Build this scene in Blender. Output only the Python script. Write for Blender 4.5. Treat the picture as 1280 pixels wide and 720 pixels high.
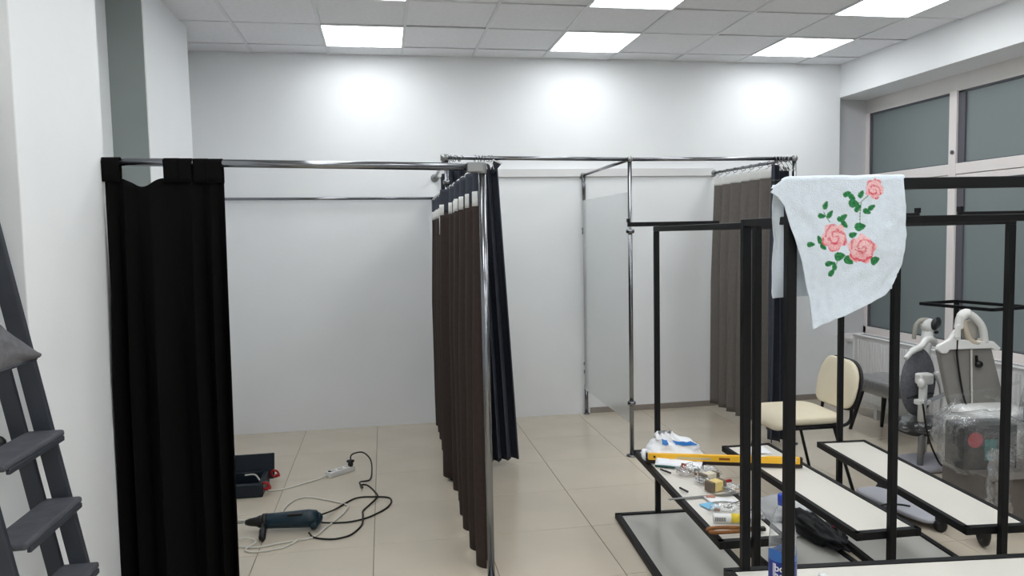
import bpy, bmesh, math, random
from mathutils import Vector, Matrix, Euler, noise
random.seed(7)
PI = math.pi
sc = bpy.context.scene
for o in list(bpy.data.objects):
    bpy.data.objects.remove(o, do_unlink=True)
COL = sc.collection

# ------------------------------------------------------------------ camera
YAW, PITCH, ROLL = 0.1700, 0.0710, -0.0200
cd = bpy.data.cameras.new('camera')
cam = bpy.data.objects.new('camera', cd); COL.objects.link(cam)
cd.sensor_width = 36.0; cd.lens = 930.0 / 1280.0 * 36.0
cd.clip_start = 0.05; cd.clip_end = 60
_f = Vector((math.sin(YAW)*math.cos(PITCH), math.cos(YAW)*math.cos(PITCH), -math.sin(PITCH)))
_r0 = Vector((math.cos(YAW), -math.sin(YAW), 0)); _u0 = _r0.cross(_f)
_r = _r0*math.cos(ROLL) + _u0*math.sin(ROLL)
_u = -_r0*math.sin(ROLL) + _u0*math.cos(ROLL)
cam.matrix_world = Matrix(((_r.x, _u.x, -_f.x, 0), (_r.y, _u.y, -_f.y, 0), (_r.z, _u.z, -_f.z, 1.62), (0, 0, 0, 1)))
sc.camera = cam

# ------------------------------------------------------------------ world, exposure
w = bpy.data.worlds.new('night'); sc.world = w; w.use_nodes = True
w.node_tree.nodes['Background'].inputs[0].default_value = (0.02, 0.025, 0.035, 1)
w.node_tree.nodes['Background'].inputs[1].default_value = 1.0
sc.view_settings.view_transform = 'Standard'; sc.view_settings.look = 'None'
sc.view_settings.gamma = 1.0; sc.view_settings.use_curve_mapping = False
sc.view_settings.exposure = 0.0
LAMP = 8.3            # radiance of the ceiling light panels
LAMP_COL = (0.95, 0.985, 1.0)

# ------------------------------------------------------------------ materials
def lin(c):
    return tuple(((v/255.0)/12.92 if v/255.0 <= 0.04045 else ((v/255.0+0.055)/1.055)**2.4) for v in c)
MATS = {}
def mat(name, rgb, rough=0.5, metal=0.0, var=0.0, scale=8.0, bump=0.0, bscale=60.0, spec=0.5, trans=0.0, ior=1.45, alpha=1.0, sheen=0.0, rvar=0.0, rgb2=None, coat=0.0):
    if name in MATS: return MATS[name]
    m = bpy.data.materials.new(name); m.use_nodes = True
    nt = m.node_tree; b = nt.nodes['Principled BSDF']
    c = lin(rgb)
    b.inputs['Base Color'].default_value = (*c, 1)
    b.inputs['Roughness'].default_value = rough
    b.inputs['Metallic'].default_value = metal
    b.inputs['Specular IOR Level'].default_value = spec
    b.inputs['Transmission Weight'].default_value = trans
    b.inputs['IOR'].default_value = ior
    b.inputs['Alpha'].default_value = alpha
    b.inputs['Sheen Weight'].default_value = sheen
    b.inputs['Coat Weight'].default_value = coat
    tc = nt.nodes.new('ShaderNodeTexCoord')
    if var > 0 or rgb2:
        n = nt.nodes.new('ShaderNodeTexNoise'); n.inputs['Scale'].default_value = scale; n.inputs['Detail'].default_value = 5
        nt.links.new(tc.outputs['Object'], n.inputs['Vector'])
        r = nt.nodes.new('ShaderNodeValToRGB')
        r.color_ramp.elements[0].position = 0.3; r.color_ramp.elements[1].position = 0.7
        c2 = lin(rgb2) if rgb2 else c
        r.color_ramp.elements[0].color = (*[v*(1-var) for v in c], 1)
        r.color_ramp.elements[1].color = (*[min(1, v*(1+var)) for v in c2], 1)
        nt.links.new(n.outputs['Fac'], r.inputs['Fac']); nt.links.new(r.outputs['Color'], b.inputs['Base Color'])
        if rvar:
            mr = nt.nodes.new('ShaderNodeMapRange'); mr.inputs['To Min'].default_value = max(0, rough-rvar); mr.inputs['To Max'].default_value = rough+rvar
            nt.links.new(n.outputs['Fac'], mr.inputs['Value']); nt.links.new(mr.outputs['Result'], b.inputs['Roughness'])
    if bump > 0:
        n2 = nt.nodes.new('ShaderNodeTexNoise'); n2.inputs['Scale'].default_value = bscale; n2.inputs['Detail'].default_value = 4
        nt.links.new(tc.outputs['Object'], n2.inputs['Vector'])
        bp = nt.nodes.new('ShaderNodeBump'); bp.inputs['Strength'].default_value = bump; bp.inputs['Distance'].default_value = 0.01
        nt.links.new(n2.outputs['Fac'], bp.inputs['Height']); nt.links.new(bp.outputs['Normal'], b.inputs['Normal'])
    MATS[name] = m
    return m
def emis(name, col, strength):
    m = bpy.data.materials.new(name); m.use_nodes = True
    b = m.node_tree.nodes['Principled BSDF']
    b.inputs['Base Color'].default_value = (0.8, 0.8, 0.8, 1)
    b.inputs['Emission Color'].default_value = (*col, 1); b.inputs['Emission Strength'].default_value = strength
    return m
M_WALL = mat('white wall paint', (241, 243, 245), 0.75, var=0.015, scale=2.0, bump=0.05, bscale=120, spec=0.25)
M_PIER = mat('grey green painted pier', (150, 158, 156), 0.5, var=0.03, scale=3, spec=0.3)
M_TILE = mat('beige porcelain tile', (206, 195, 178), 0.2, var=0.045, scale=2.2, bump=0.012, bscale=14, spec=0.5, rvar=0.05)
M_GROUT = mat('grey brown grout', (120, 110, 98), 0.9)
M_CEILTILE = mat('grey mineral ceiling panel', (238, 239, 242), 0.9, var=0.03, scale=30, bump=0.15, bscale=260, spec=0.1)
M_TBAR = mat('white ceiling grid enamel', (226, 228, 231), 0.5)
M_GAP = mat('dark ceiling gap', (90, 92, 96), 0.9)
M_FRAME = mat('white window plastic', (236, 230, 228), 0.45, var=0.02, scale=5)
M_SOFFIT = mat('white header board', (222, 219, 216), 0.7, var=0.03, scale=6)
M_GASKET = mat('grey window gasket', (92, 92, 100), 0.6)
M_FROST = mat('frosted window film', (124, 134, 135), 0.32, var=0.05, scale=0.7, spec=0.5)
M_CHROME = mat('chrome', (134, 136, 140), 0.16, 1.0)
M_BLACKSTEEL = mat('black powder coated steel', (11, 12, 15), 0.5, var=0.15, scale=30, spec=0.3)
M_BOARD = mat('white laminate board', (222, 218, 210), 0.38, var=0.015, scale=3, spec=0.45)
M_BASEBOARD = mat('grey glossy base board', (204, 203, 198), 0.2, var=0.05, scale=2.0, spec=0.6)
M_BLACKCLOTH = mat('black curtain cloth', (17, 16, 16), 0.9, var=0.12, scale=40, bump=0.1, bscale=300, spec=0.08)
M_BROWNCLOTH = mat('black brown curtain cloth', (58, 48, 45), 0.8, var=0.1, scale=40, bump=0.1, bscale=300, spec=0.25)
M_NAVYCLOTH = mat('navy black curtain cloth', (60, 64, 74), 0.75, var=0.1, scale=40, bump=0.1, bscale=300, spec=0.25)
M_GREYCLOTH = mat('grey curtain cloth', (112, 107, 103), 0.85, var=0.06, scale=40, bump=0.1, bscale=300, spec=0.2)
M_TAPE = mat('white heading tape', (222, 222, 220), 0.8, var=0.06, scale=150)
M_LADDER = mat('dark grey ladder paint', (50, 54, 62), 0.5, var=0.1, scale=12, bump=0.06, bscale=80)
M_TREAD = mat('scuffed grey tread', (76, 77, 84), 0.65, var=0.2, scale=18, bump=0.12, bscale=70)
M_GREYBAG = mat('grey woven bag cloth', (104, 104, 108), 0.85, var=0.12, scale=50, bump=0.2, bscale=200)
M_WHITEPL = mat('white plastic', (232, 232, 230), 0.35, spec=0.5)
M_BLACKPL = mat('black plastic', (18, 18, 20), 0.4)
M_BLACKRUB = mat('black rubber cable', (20, 20, 20), 0.55)
M_WHITECAB = mat('white cable', (214, 212, 204), 0.5)
M_TEAL = mat('dark teal tool plastic', (20, 46, 58), 0.4, var=0.1, scale=20)
M_CASE = mat('dark navy case plastic', (20, 31, 42), 0.45, var=0.1, scale=20)
M_RED = mat('red plastic', (170, 30, 34), 0.4)
M_YELLOW = mat('yellow level enamel', (255, 196, 52), 0.35)
M_BROWNBLK = mat('dark level edge', (42, 30, 26), 0.5)
M_BAG = mat('thin white plastic bag', (243, 245, 250), 0.35, bump=0.25, bscale=40, spec=0.5)
M_BLUE = mat('blue print', (40, 120, 200), 0.4)
M_LTBLUE = mat('light blue card', (120, 188, 226), 0.5)
M_WOODY = mat('tan wood', (196, 164, 110), 0.6, var=0.1, scale=30)
M_KRAFT = mat('pale yellow card', (226, 202, 132), 0.6, var=0.05, scale=20)
M_STEEL = mat('brushed steel', (150, 152, 152), 0.35, 0.9)
M_BROWN = mat('brown handle grip', (132, 84, 38), 0.5, var=0.15, scale=40)
M_PAPER = mat('white paper', (234, 234, 236), 0.8)
M_CREAM = mat('cream vinyl', (222, 212, 188), 0.5, var=0.02, scale=10, spec=0.4)
M_RADIATOR = mat('white radiator enamel', (240, 240, 240), 0.4)
M_MELANGE = mat('grey melange fabric', (104, 105, 112), 0.9, var=0.22, scale=55, bump=0.15, bscale=180)
M_GREYPANEL = mat('warm grey upholstery', (134, 131, 127), 0.75, var=0.04, scale=12)
M_SEATGREY = mat('grey seat velvet', (108, 106, 104), 0.6, var=0.12, scale=14)
M_GREYMETAL = mat('grey aluminium', (150, 150, 150), 0.4, 0.6)
M_BEIGEPL = mat('beige grey plastic', (176, 172, 164), 0.5)
M_DARKFAB = mat('charcoal fabric', (52, 52, 55), 0.75, var=0.15, scale=20, bump=0.1, bscale=120)
M_CARTON = mat('brown carton', (92, 62, 48), 0.8, var=0.1, scale=10)
M_GREYBOX = mat('grey brown carton side', (112, 106, 100), 0.8, var=0.08, scale=10)
M_LAV = mat('pale grey base plastic', (186, 186, 196), 0.4)
M_TEALPR = mat('teal print', (20, 98, 96), 0.5)
M_REDPR = mat('red print', (150, 34, 50), 0.5)
def film(name, base, edge, rough, col, diff):
    m = bpy.data.materials.new(name); m.use_nodes = True; nt = m.node_tree; nt.nodes.clear(); N = nt.nodes.new
    out = N('ShaderNodeOutputMaterial'); mix = N('ShaderNodeMixShader'); tr = N('ShaderNodeBsdfTransparent')
    gl = N('ShaderNodeBsdfGlossy'); df = N('ShaderNodeBsdfDiffuse'); m2 = N('ShaderNodeMixShader'); lw = N('ShaderNodeLayerWeight')
    mr = N('ShaderNodeMapRange'); nz_ = N('ShaderNodeTexNoise'); bp = N('ShaderNodeBump'); tc = N('ShaderNodeTexCoord')
    c = (*lin(col), 1); gl.inputs['Color'].default_value = c; df.inputs['Color'].default_value = c; gl.inputs['Roughness'].default_value = rough
    m2.inputs[0].default_value = diff; lw.inputs['Blend'].default_value = .35
    mr.inputs['To Min'].default_value = base; mr.inputs['To Max'].default_value = edge
    nz_.inputs['Scale'].default_value = 45; bp.inputs['Strength'].default_value = .5; bp.inputs['Distance'].default_value = .01
    L = nt.links.new
    L(tc.outputs['Object'], nz_.inputs['Vector']); L(nz_.outputs['Fac'], bp.inputs['Height'])
    for q in (gl, df, lw): L(bp.outputs['Normal'], q.inputs['Normal'])
    L(lw.outputs['Facing'], mr.inputs['Value']); L(mr.outputs['Result'], mix.inputs[0])
    L(gl.outputs[0], m2.inputs[1]); L(df.outputs[0], m2.inputs[2]); L(tr.outputs[0], mix.inputs[1]); L(m2.outputs[0], mix.inputs[2]); L(mix.outputs[0], out.inputs['Surface'])
    MATS[name] = m; return m
M_WRAP = film('stretch wrap', .07, .60, .16, (238, 240, 242), .30)
M_CLEAR = film('clear zip bag plastic', .16, .70, .14, (240, 242, 244), .35)
M_PET2 = film('thin bottle plastic', .10, .75, .08, (226, 232, 238), .35)
M_LABEL = mat('dark blue bottle label', (24, 50, 138), 0.35)
M_LABEL2 = mat('mid blue label top', (52, 110, 186), 0.35)
M_CAPBLUE = mat('blue cap plastic', (40, 66, 170), 0.4)
M_PINK = mat('pink thread', (214, 60, 110), 0.7)
M_GREENTEAL = mat('teal green edge', (34, 96, 92), 0.5)
M_PANEL = mat('frosted acrylic panel', (246, 248, 248), 0.4, spec=0.1, trans=0.75, ior=1.03)
M_BATTEN = mat('white batten paint', (224, 224, 224), 0.5)
M_SKIRT = mat('grey brown skirting', (150, 141, 134), 0.5, var=0.04, scale=6)

# ------------------------------------------------------------------ mesh helper
class MB:
    def __init__(s): s.v = []; s.f = []
    def add(s, vs, fs):
        o = len(s.v); s.v += [tuple(p) for p in vs]; s.f += [tuple(i+o for i in f) for f in fs]; return s
    def box(s, c, d, R=None):
        c = Vector(c); vs = []
        for sx, sy, sz in ((-1,-1,-1),(1,-1,-1),(1,1,-1),(-1,1,-1),(-1,-1,1),(1,-1,1),(1,1,1),(-1,1,1)):
            p = Vector((sx*d[0]/2, sy*d[1]/2, sz*d[2]/2))
            if R is not None: p = R @ p
            vs.append(c+p)
        return s.add(vs, [(0,3,2,1),(4,5,6,7),(0,1,5,4),(1,2,6,5),(2,3,7,6),(3,0,4,7)])
    def lo(s, a, b):                                     # box from two corners
        return s.box([(a[i]+b[i])/2 for i in range(3)], [abs(b[i]-a[i]) for i in range(3)])
    def bar(s, p0, p1, wd, h, up=(0,0,1)):
        p0 = Vector(p0); p1 = Vector(p1); d = p1-p0; L = d.length; d.normalize()
        up = Vector(up); side = up.cross(d)
        if side.length < 1e-4: side = Vector((1,0,0))
        side.normalize(); up2 = d.cross(side)
        R = Matrix((d, side, up2)).transposed()
        return s.box((p0+p1)/2, (L, wd, h), R)
    def tube(s, pts, r, n=8, closed=False):
        pts = [Vector(p) for p in pts]; N = len(pts); vs = []; fs = []
        rs = r if isinstance(r, (list, tuple)) else [r]*N
        prev = None
        for i, p in enumerate(pts):
            a = pts[(i-1) % N] if (i > 0 or closed) else p
            b = pts[(i+1) % N] if (i < N-1 or closed) else p
            t = (b-a).normalized()
            if prev is None:
                q = Vector((0,0,1)) if abs(t.z) < 0.9 else Vector((1,0,0))
                x = t.cross(q).normalized()
            else:
                x = (prev - t*prev.dot(t))
                x = x.normalized() if x.length > 1e-6 else t.orthogonal().normalized()
            prev = x; y = t.cross(x)
            for k in range(n):
                a_ = 2*PI*k/n; vs.append(p + (x*math.cos(a_)+y*math.sin(a_))*rs[i])
        for i in range(N if closed else N-1):
            for k in range(n):
                j = (i+1) % N
                fs.append((i*n+k, i*n+(k+1) % n, j*n+(k+1) % n, j*n+k))
        if not closed:
            fs.append(tuple(range(n-1, -1, -1))); fs.append(tuple((N-1)*n+k for k in range(n)))
        return s.add(vs, fs)
    def lathe(s, prof, c=(0,0,0), n=20, R=None):
        c = Vector(c); vs = []; fs = []
        for r, z in prof:
            for k in range(n):
                a = 2*PI*k/n; p = Vector((r*math.cos(a), r*math.sin(a), z))
                if R is not None: p = R @ p
                vs.append(c+p)
        for i in range(len(prof)-1):
            for k in range(n):
                fs.append((i*n+k, i*n+(k+1) % n, (i+1)*n+(k+1) % n, (i+1)*n+k))
        fs.append(tuple(range(n-1, -1, -1))); fs.append(tuple((len(prof)-1)*n+k for k in range(n)))
        return s.add(vs, fs)
    def ell(s, c, r, n=16, m=10, R=None, fn=None):
        c = Vector(c); vs = []; fs = []
        for i in range(m+1):
            th = PI*i/m
            for k in range(n):
                a = 2*PI*k/n
                d = Vector((math.sin(th)*math.cos(a), math.sin(th)*math.sin(a), math.cos(th)))
                p = Vector((d.x*r[0], d.y*r[1], d.z*r[2]))
                if fn: p = p*fn(d)
                if R is not None: p = R @ p
                vs.append(c+p)
        for i in range(m):
            for k in range(n):
                fs.append((i*n+k, (i+1)*n+k, (i+1)*n+(k+1) % n, i*n+(k+1) % n))
        return s.add(vs, fs)
    def torus(s, c, R0, r, axis=(0,0,1), n=14, k=6):
        ax = Vector(axis).normalized(); x = ax.orthogonal().normalized(); y = ax.cross(x); c = Vector(c)
        return s.tube([c+(x*math.cos(2*PI*i/n)+y*math.sin(2*PI*i/n))*R0 for i in range(n)], r, k, True)
    def grid(s, fn, nu, nv):
        vs = [fn(i/nu, j/nv) for j in range(nv+1) for i in range(nu+1)]
        fs = [(j*(nu+1)+i, j*(nu+1)+i+1, (j+1)*(nu+1)+i+1, (j+1)*(nu+1)+i) for j in range(nv) for i in range(nu)]
        return s.add(vs, fs)
    def prism(s, poly, o, ex, ey, ez):                  # polygon (a,b) in ex,ey plane, extruded by vector ez
        o = Vector(o); ex = Vector(ex); ey = Vector(ey); ez = Vector(ez); n = len(poly)
        vs = [o+ex*a+ey*b for a, b in poly]+[o+ex*a+ey*b+ez for a, b in poly]
        fs = [tuple(range(n-1, -1, -1)), tuple(range(n, 2*n))]+[(i, (i+1) % n, n+(i+1) % n, n+i) for i in range(n)]
        return s.add(vs, fs)

FR = {}
def obj(name, mb, m, parent=None, smooth=False, bevel=0.0, local=False, solid=0.0, seg=2):
    vs = mb.v
    if parent is not None and not local:
        inv = FR[parent.name]; vs = [tuple(inv @ Vector(v)) for v in vs]
    me = bpy.data.meshes.new(name); me.from_pydata(vs, [], mb.f)
    bm = bmesh.new(); bm.from_mesh(me); bmesh.ops.recalc_face_normals(bm, faces=bm.faces); bm.to_mesh(me); bm.free()
    me.materials.append(m)
    if smooth: me.polygons.foreach_set('use_smooth', [True]*len(me.polygons))
    o = bpy.data.objects.new(name, me); COL.objects.link(o)
    if parent is not None: o.parent = parent
    FR[o.name] = FR[parent.name] if parent is not None else Matrix.Identity(4)
    if solid:
        md = o.modifiers.new('solid', 'SOLIDIFY'); md.thickness = solid; md.offset = 0
    if bevel:
        md = o.modifiers.new('bevel', 'BEVEL'); md.width = bevel; md.segments = seg; md.limit_method = 'ANGLE'
    return o
def tag(o, label, cat, group=None):
    o['label'] = label; o['category'] = cat
    if group: o['group'] = group
    return o
def thing(name, label, cat, loc=(0,0,0), rz=0.0, group=None):
    o = bpy.data.objects.new(name, None); COL.objects.link(o); o.empty_display_size = 0.1
    o.location = loc; o.rotation_euler = (0, 0, rz)
    FR[o.name] = (Matrix.Translation(loc) @ Matrix.Rotation(rz, 4, 'Z')).inverted()
    return tag(o, label, cat, group)
def struct(name, mb, m, parent=None, **k):
    o = obj(name, mb, m, parent, **k)
    if parent is None: o['kind'] = 'structure'
    return o
def dup(root, loc, rz, label):
    r = root.copy(); COL.objects.link(r); r.location = loc; r.rotation_euler = (0, 0, rz); r['label'] = label
    FR[r.name] = (Matrix.Translation(loc) @ Matrix.Rotation(rz, 4, 'Z')).inverted()
    def rec(a, b):
        for ch in list(a.children):
            c = ch.copy(); COL.objects.link(c); c.parent = b; rec(ch, c)
    rec(root, r); return r
def shared(name, me_obj, loc, parent):                  # another piece of the same mesh
    c = me_obj.copy(); COL.objects.link(c); c.parent = parent; c.location = loc; return c
def crom(P, n=8, closed=False):
    P = [Vector(p) for p in P]; out = []; N = len(P)
    for i in range(N if closed else N-1):
        p0 = P[(i-1) % N] if (closed or i > 0) else P[0]*2-P[1]
        p1 = P[i]; p2 = P[(i+1) % N]; p3 = P[(i+2) % N] if (closed or i < N-2) else P[-1]*2-P[-2]
        for k in range(n):
            t = k/n
            out.append(0.5*((2*p1)+(p2-p0)*t+(2*p0-5*p1+4*p2-p3)*t*t+(3*p1-p0-3*p2+p3)*t**3))
    if not closed: out.append(P[-1])
    return out
def nz(*p): return noise.noise(Vector(p))

# ================================================================== STRUCTURE
CZ = 3.138; YB = 6.43; XL = -1.535; XR = 4.25; XW = 4.60; YF = -5.0; YN = 6.53
# ---- floor: slab of grout with porcelain tiles let into it
floor = struct('floor', MB().lo((XL-.2, YF-.2, -.12), (XW+.3, YB+.2, -.003)), M_GROUT)
TX, TY = -0.0975, 0.3
proto = {}
i0, i1 = -3, 8
for i in range(i0, i1):
    for j in range(-9, 11):
        xa, xb = TX+.594*i, TX+.594*(i+1); ya, yb = TY+.6*j, TY+.6*(j+1)
        xa, xb = max(xa, XL), min(xb, XW+.05); ya, yb = max(ya, YF), min(yb, YB)
        if xb-xa < .03 or yb-ya < .03: continue
        key = (round(xb-xa, 3), round(yb-ya, 3))
        if key not in proto:
            g = .0016
            t = obj('tile', MB().lo((-key[0]/2+g, -key[1]/2+g, -.010), (key[0]/2-g, key[1]/2-g, 0)), M_TILE, floor, bevel=.0012, seg=1)
            t.location = ((xa+xb)/2, (ya+yb)/2, 0); proto[key] = t
        else:
            shared('tile', proto[key], ((xa+xb)/2, (ya+yb)/2, random.uniform(-.0003, .0003)), floor)
# ---- ceiling: slab, hung panels, grid bars, light panels
ceiling = struct('ceiling', MB().lo((XL-.2, YF-.2, CZ+.03), (XR+.4, YB+.2, CZ+.16)), M_GAP)
GX, GY = -0.997, 4.949
light_cells = []
for k in (-2, 1, 4, 7):
    for j in (1, -1, -3, -5, -7, -9, -11, -13, -15):
        light_cells.append((k, j))
proto = {}
xs = [GX+.6*k for k in range(-1, 9)]; ys = [GY+.6*j for j in range(-16, 3)]
for k in range(-2, 9):
    for j in range(-17, 3):
        if (k, j) in light_cells and k != -2: continue
        xa, xb = max(GX+.6*k, XL), min(GX+.6*(k+1), XR); ya, yb = max(GY+.6*j, YF), min(GY+.6*(j+1), YB)
        if xb-xa < .04 or yb-ya < .04: continue
        key = (round(xb-xa, 3), round(yb-ya, 3))
        loc = ((xa+xb)/2, (ya+yb)/2, CZ+random.uniform(.003, .007))
        if key not in proto:
            g = .004
            p = obj('panel', MB().lo((-key[0]/2+g, -key[1]/2+g, 0), (key[0]/2-g, key[1]/2-g, .012)), M_CEILTILE, ceiling, bevel=.003, seg=1)
            p.location = loc; proto[key] = p
        else:
            p = shared('panel', proto[key], loc, ceiling)
        p.rotation_euler = (random.uniform(-.006, .006), random.uniform(-.006, .006), 0)
for x in xs:
    obj('grid_bar', MB().lo((x-.011, YF, CZ-.003), (x+.011, YB, CZ+.002)), M_TBAR, ceiling)
for y in ys:
    obj('grid_bar', MB().lo((XL, y-.007, CZ-.002), (XR, y+.007, CZ+.003)), M_TBAR, ceiling)
M_LAMP = emis('lit diffuser', LAMP_COL, LAMP)
rows = {1: 'row nearest', -1: 'second row from', -3: 'third row from', -5: 'fourth row from', -7: 'fifth row from', -9: 'sixth row from', -11: 'seventh row from', -13: 'eighth row from', -15: 'ninth row from'}
colsn = {1: 'left-hand', 4: 'middle', 7: 'right-hand'}
for (k, j) in light_cells:
    if k == -2: continue
    cx, cy = GX+.6*(k+.5), GY+.6*(j+.5)
    if cy < YF+.2: continue
    lab = 'square white LED ceiling light, %s one in the %s the back wall' % (colsn[k], rows[j])
    t = thing('ceiling_light', lab, 'light', (cx, cy, CZ), 0, 'LED ceiling lights')
    fr = MB()
    for s in (-1, 1):
        fr.lo((cx+s*.297-.008, cy-.297, CZ-.004), (cx+s*.297+.008, cy+.297, CZ+.02))
        fr.lo((cx-.297, cy+s*.297-.008, CZ-.004), (cx+.297, cy+s*.297+.008, CZ+.02))
    obj('frame', fr, M_TBAR, t)
    obj('diffuser', MB().lo((cx-.289, cy-.289, CZ-.001), (cx+.289, cy+.289, CZ+.012)), M_LAMP, t)
# ---- walls
wbk = struct('wall_back', MB().lo((XL-.2, YB, -.1), (XR, YB+.15, CZ+.15)), M_WALL)
obj('niche_end', MB().lo((XR-.02, YN, -.1), (XW+.3, YN+.12, CZ+.15)), mat('shade toned reveal plaster', (202, 203, 206), .8, var=.02, scale=3), wbk)  # the niche's shade is put into the colour: plaster greyer than the wall
struct('wall_front', MB().lo((XL-.2, YF-.15, -.1), (XW+.3, YF, CZ+.15)), M_WALL)
wl = struct('wall_left', MB().lo((XL-.2, YF, -.1), (XL, YB, CZ+.15)), M_WALL)
obj('pier', MB().lo((XL, 2.69, 0), (-1.165, 3.465, CZ+.02)), M_WALL, wl, bevel=.004)
obj('pier', MB().lo((XL, 4.73, 0), (-1.335, 5.75, CZ+.02)), M_WALL, wl, bevel=.004)
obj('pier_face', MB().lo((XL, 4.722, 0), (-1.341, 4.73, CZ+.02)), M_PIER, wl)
wr = struct('wall_right', MB().lo((XR+.03, YF, -.1), (XW+.3, YN, .58)), M_WALL)
obj('beam', MB().lo((XR, YF, 2.838), (XW+.3, YN, CZ+.15)), M_WALL, wr, bevel=.003)
obj('sill', MB().lo((XR-.01, YF, .58), (XW, YN, .605)), M_FRAME, wr, bevel=.004)
# ---- window along the right wall
win = struct('window_1', MB().lo((XW+.06, YF, .58), (XW+.12, YN, 2.84)), M_GASKET)
obj('header_board', MB().lo((XW-.005, YF, 2.705), (XW+.06, YN, 2.838)), M_SOFFIT, win)
obj('transom', MB().lo((XW-.012, YF, 2.04), (XW+.05, YN, 2.127)), M_FRAME, win, bevel=.003)
obj('transom', MB().lo((XW-.004, YF, 1.985), (XW+.05, YN, 2.036)), M_FRAME, win, bevel=.003)
obj('bottom_rail', MB().lo((XW-.012, YF, .605), (XW+.05, YN, .67)), M_FRAME, win, bevel=.003)
obj('jamb', MB().lo((XW-.012, 6.487, .605), (XW+.05, YN, 2.71)), M_FRAME, win, bevel=.003)
ym = [5.418 - 1.11*k for k in range(0, 9)]
prev = 6.487
for y in ym:
    obj('mullion', MB().lo((XW-.014, y-.04, .605), (XW+.05, y+.04, 2.71)), M_FRAME, win, bevel=.003)
    for za, zb in ((.67, 1.985), (2.127, 2.705)):
        obj('pane', MB().lo((XW+.02, y+.04, za), (XW+.03, prev, zb)), M_FROST, win)
        g = MB()
        g.lo((XW+.004, prev-.022, za), (XW+.03, prev, zb)) if prev > 6 else g.lo((XW+.004, prev-.07, za), (XW+.03, prev, zb))
        g.lo((XW+.004, y+.04, zb-.014), (XW+.03, prev, zb))
        g.lo((XW+.006, y+.04, za), (XW+.03, prev, za+.008))
        obj('gasket', g, M_GASKET, win)
    prev = y-.04
hl = MB()
hl.lathe([(.016, 0), (.016, .01), (.008, .014)], (XW-.016, 5.41, 2.22), 12, Matrix.Rotation(-PI/2, 3, 'Y'))
obj('handle_screw', hl, M_GASKET, win)
# ---- batten and skirting
struct('trim_1', MB().lo((.48, YB-.022, 2.122), (2.985, YB, 2.192)), M_BATTEN, bevel=.002)
struct('baseboard_back', MB().lo((1.80, YB-.014, 0), (XR, YB, .05)), M_SKIRT, bevel=.003)

# ================================================================== CHROME FRAMES
def flange(mb, c, axis, r=.028, t=.012):
    ax = Vector(axis).normalized(); R = ax.to_track_quat('Z', 'Y').to_matrix()
    mb.lathe([(r, 0), (r, t*.5), (r*.55, t)], c, 16, R)
def collar(c, r=.024, h=.03):
    return MB().lathe([(r*.8, -h/2), (r, -h/4), (r, h/4), (r*.8, h/2)], c, 16)
fl = thing('fitting_room_frame', 'chrome tube frame of the left booth, lower rails, its front post nearest the camera', 'frame', (.452, 3.37, 0))
ZL = 1.93
obj('post', MB().tube([(.452, 3.37, .0), (.452, 3.37, ZL+.012)], .0175, 16), M_CHROME, fl, True)
obj('front_rail', MB().tube([(-1.163, 3.44, 1.966), (.44, 3.37, ZL)], .0175, 14), M_CHROME, fl, True)
obj('side_rail', MB().tube([(.452, 3.37, ZL), (.44, 6.40, ZL+.016)], .0125, 12), M_CHROME, fl, True)
obj('wall_rail', MB().tube([(-1.59, 6.385, ZL+.03), (.435, 6.395, ZL+.016)], .0115, 12), M_CHROME, fl, True)
obj('post', MB().tube([(.430, 6.405, 0), (.430, 6.405, ZL+.01)], .0125, 12), M_CHROME, fl, True)
b = MB().box((.42, 3.368, ZL-.002), (.075, .042, .044)); b.lathe([(.021, 0), (.021, .05)], (.452, 3.37, ZL-.03), 16)
obj('corner_bracket', b, M_STEEL, fl, bevel=.005)
b = MB(); flange(b, (-1.165, 3.44, 1.966), (1, 0, 0), .019)
obj('wall_flange', b, M_STEEL, fl, True)
b = MB(); flange(b, (.430, 6.402, 0), (0, 0, 1), .026); flange(b, (.452, 3.37, 0), (0, 0, 1), .035)
obj('foot', b, M_CHROME, fl, True)

frr = thing('fitting_room_frame', 'chrome tube frame of the two right-hand booths, taller rails against the back wall', 'frame', (1.735, 5.09, 0))
ZR = 2.137
P2, PM, PR = (.418, 4.86), (1.735, 5.09), (3.005, 5.10)
for (x, y), zt, r in ((P2, 2.13, .0135), (PM, ZR, .0155), (PR, ZR+.005, .0155)):
    obj('post', MB().tube([(x, y, 0), (x, y, zt)], r, 14), M_CHROME, frr, True)
    b = MB(); flange(b, (x, y, 0), (0, 0, 1), .042, .016); obj('foot', b, M_CHROME, frr, True)
obj('front_rail', MB().tube([(P2[0]-.01, P2[1], 2.128), (PM[0], PM[1], ZR)], .0135, 12), M_CHROME, frr, True)
obj('front_rail', MB().tube([(PM[0], PM[1], ZR), (PR[0]+.01, PR[1], ZR+.004)], .0135, 12), M_CHROME, frr, True)
obj('side_rail', MB().tube([(PM[0], PM[1], ZR), (1.757, 6.40, ZR-.004)], .0125, 12), M_CHROME, frr, True)
obj('side_rail', MB().tube([(PR[0], PR[1], ZR+.004), (2.985, 6.425, ZR+.01)], .0125, 12), M_CHROME, frr, True)
obj('side_rail', MB().tube([(P2[0], P2[1], 2.128), (.452, 6.425, 2.118)], .0125, 12), M_CHROME, frr, True)
obj('post', MB().tube([(1.757, 6.395, 0), (1.757, 6.395, ZR)], .0115, 12), M_CHROME, frr, True)
b = MB(); b.tube([(1.757, 6.395, 0), (1.757, 6.395, .27)], .0165, 12); b.tube([(1.757, 6.395, 1.92), (1.757, 6.395, ZR)], .0165, 12)
obj('sleeve', b, M_CHROME, frr, True)
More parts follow.
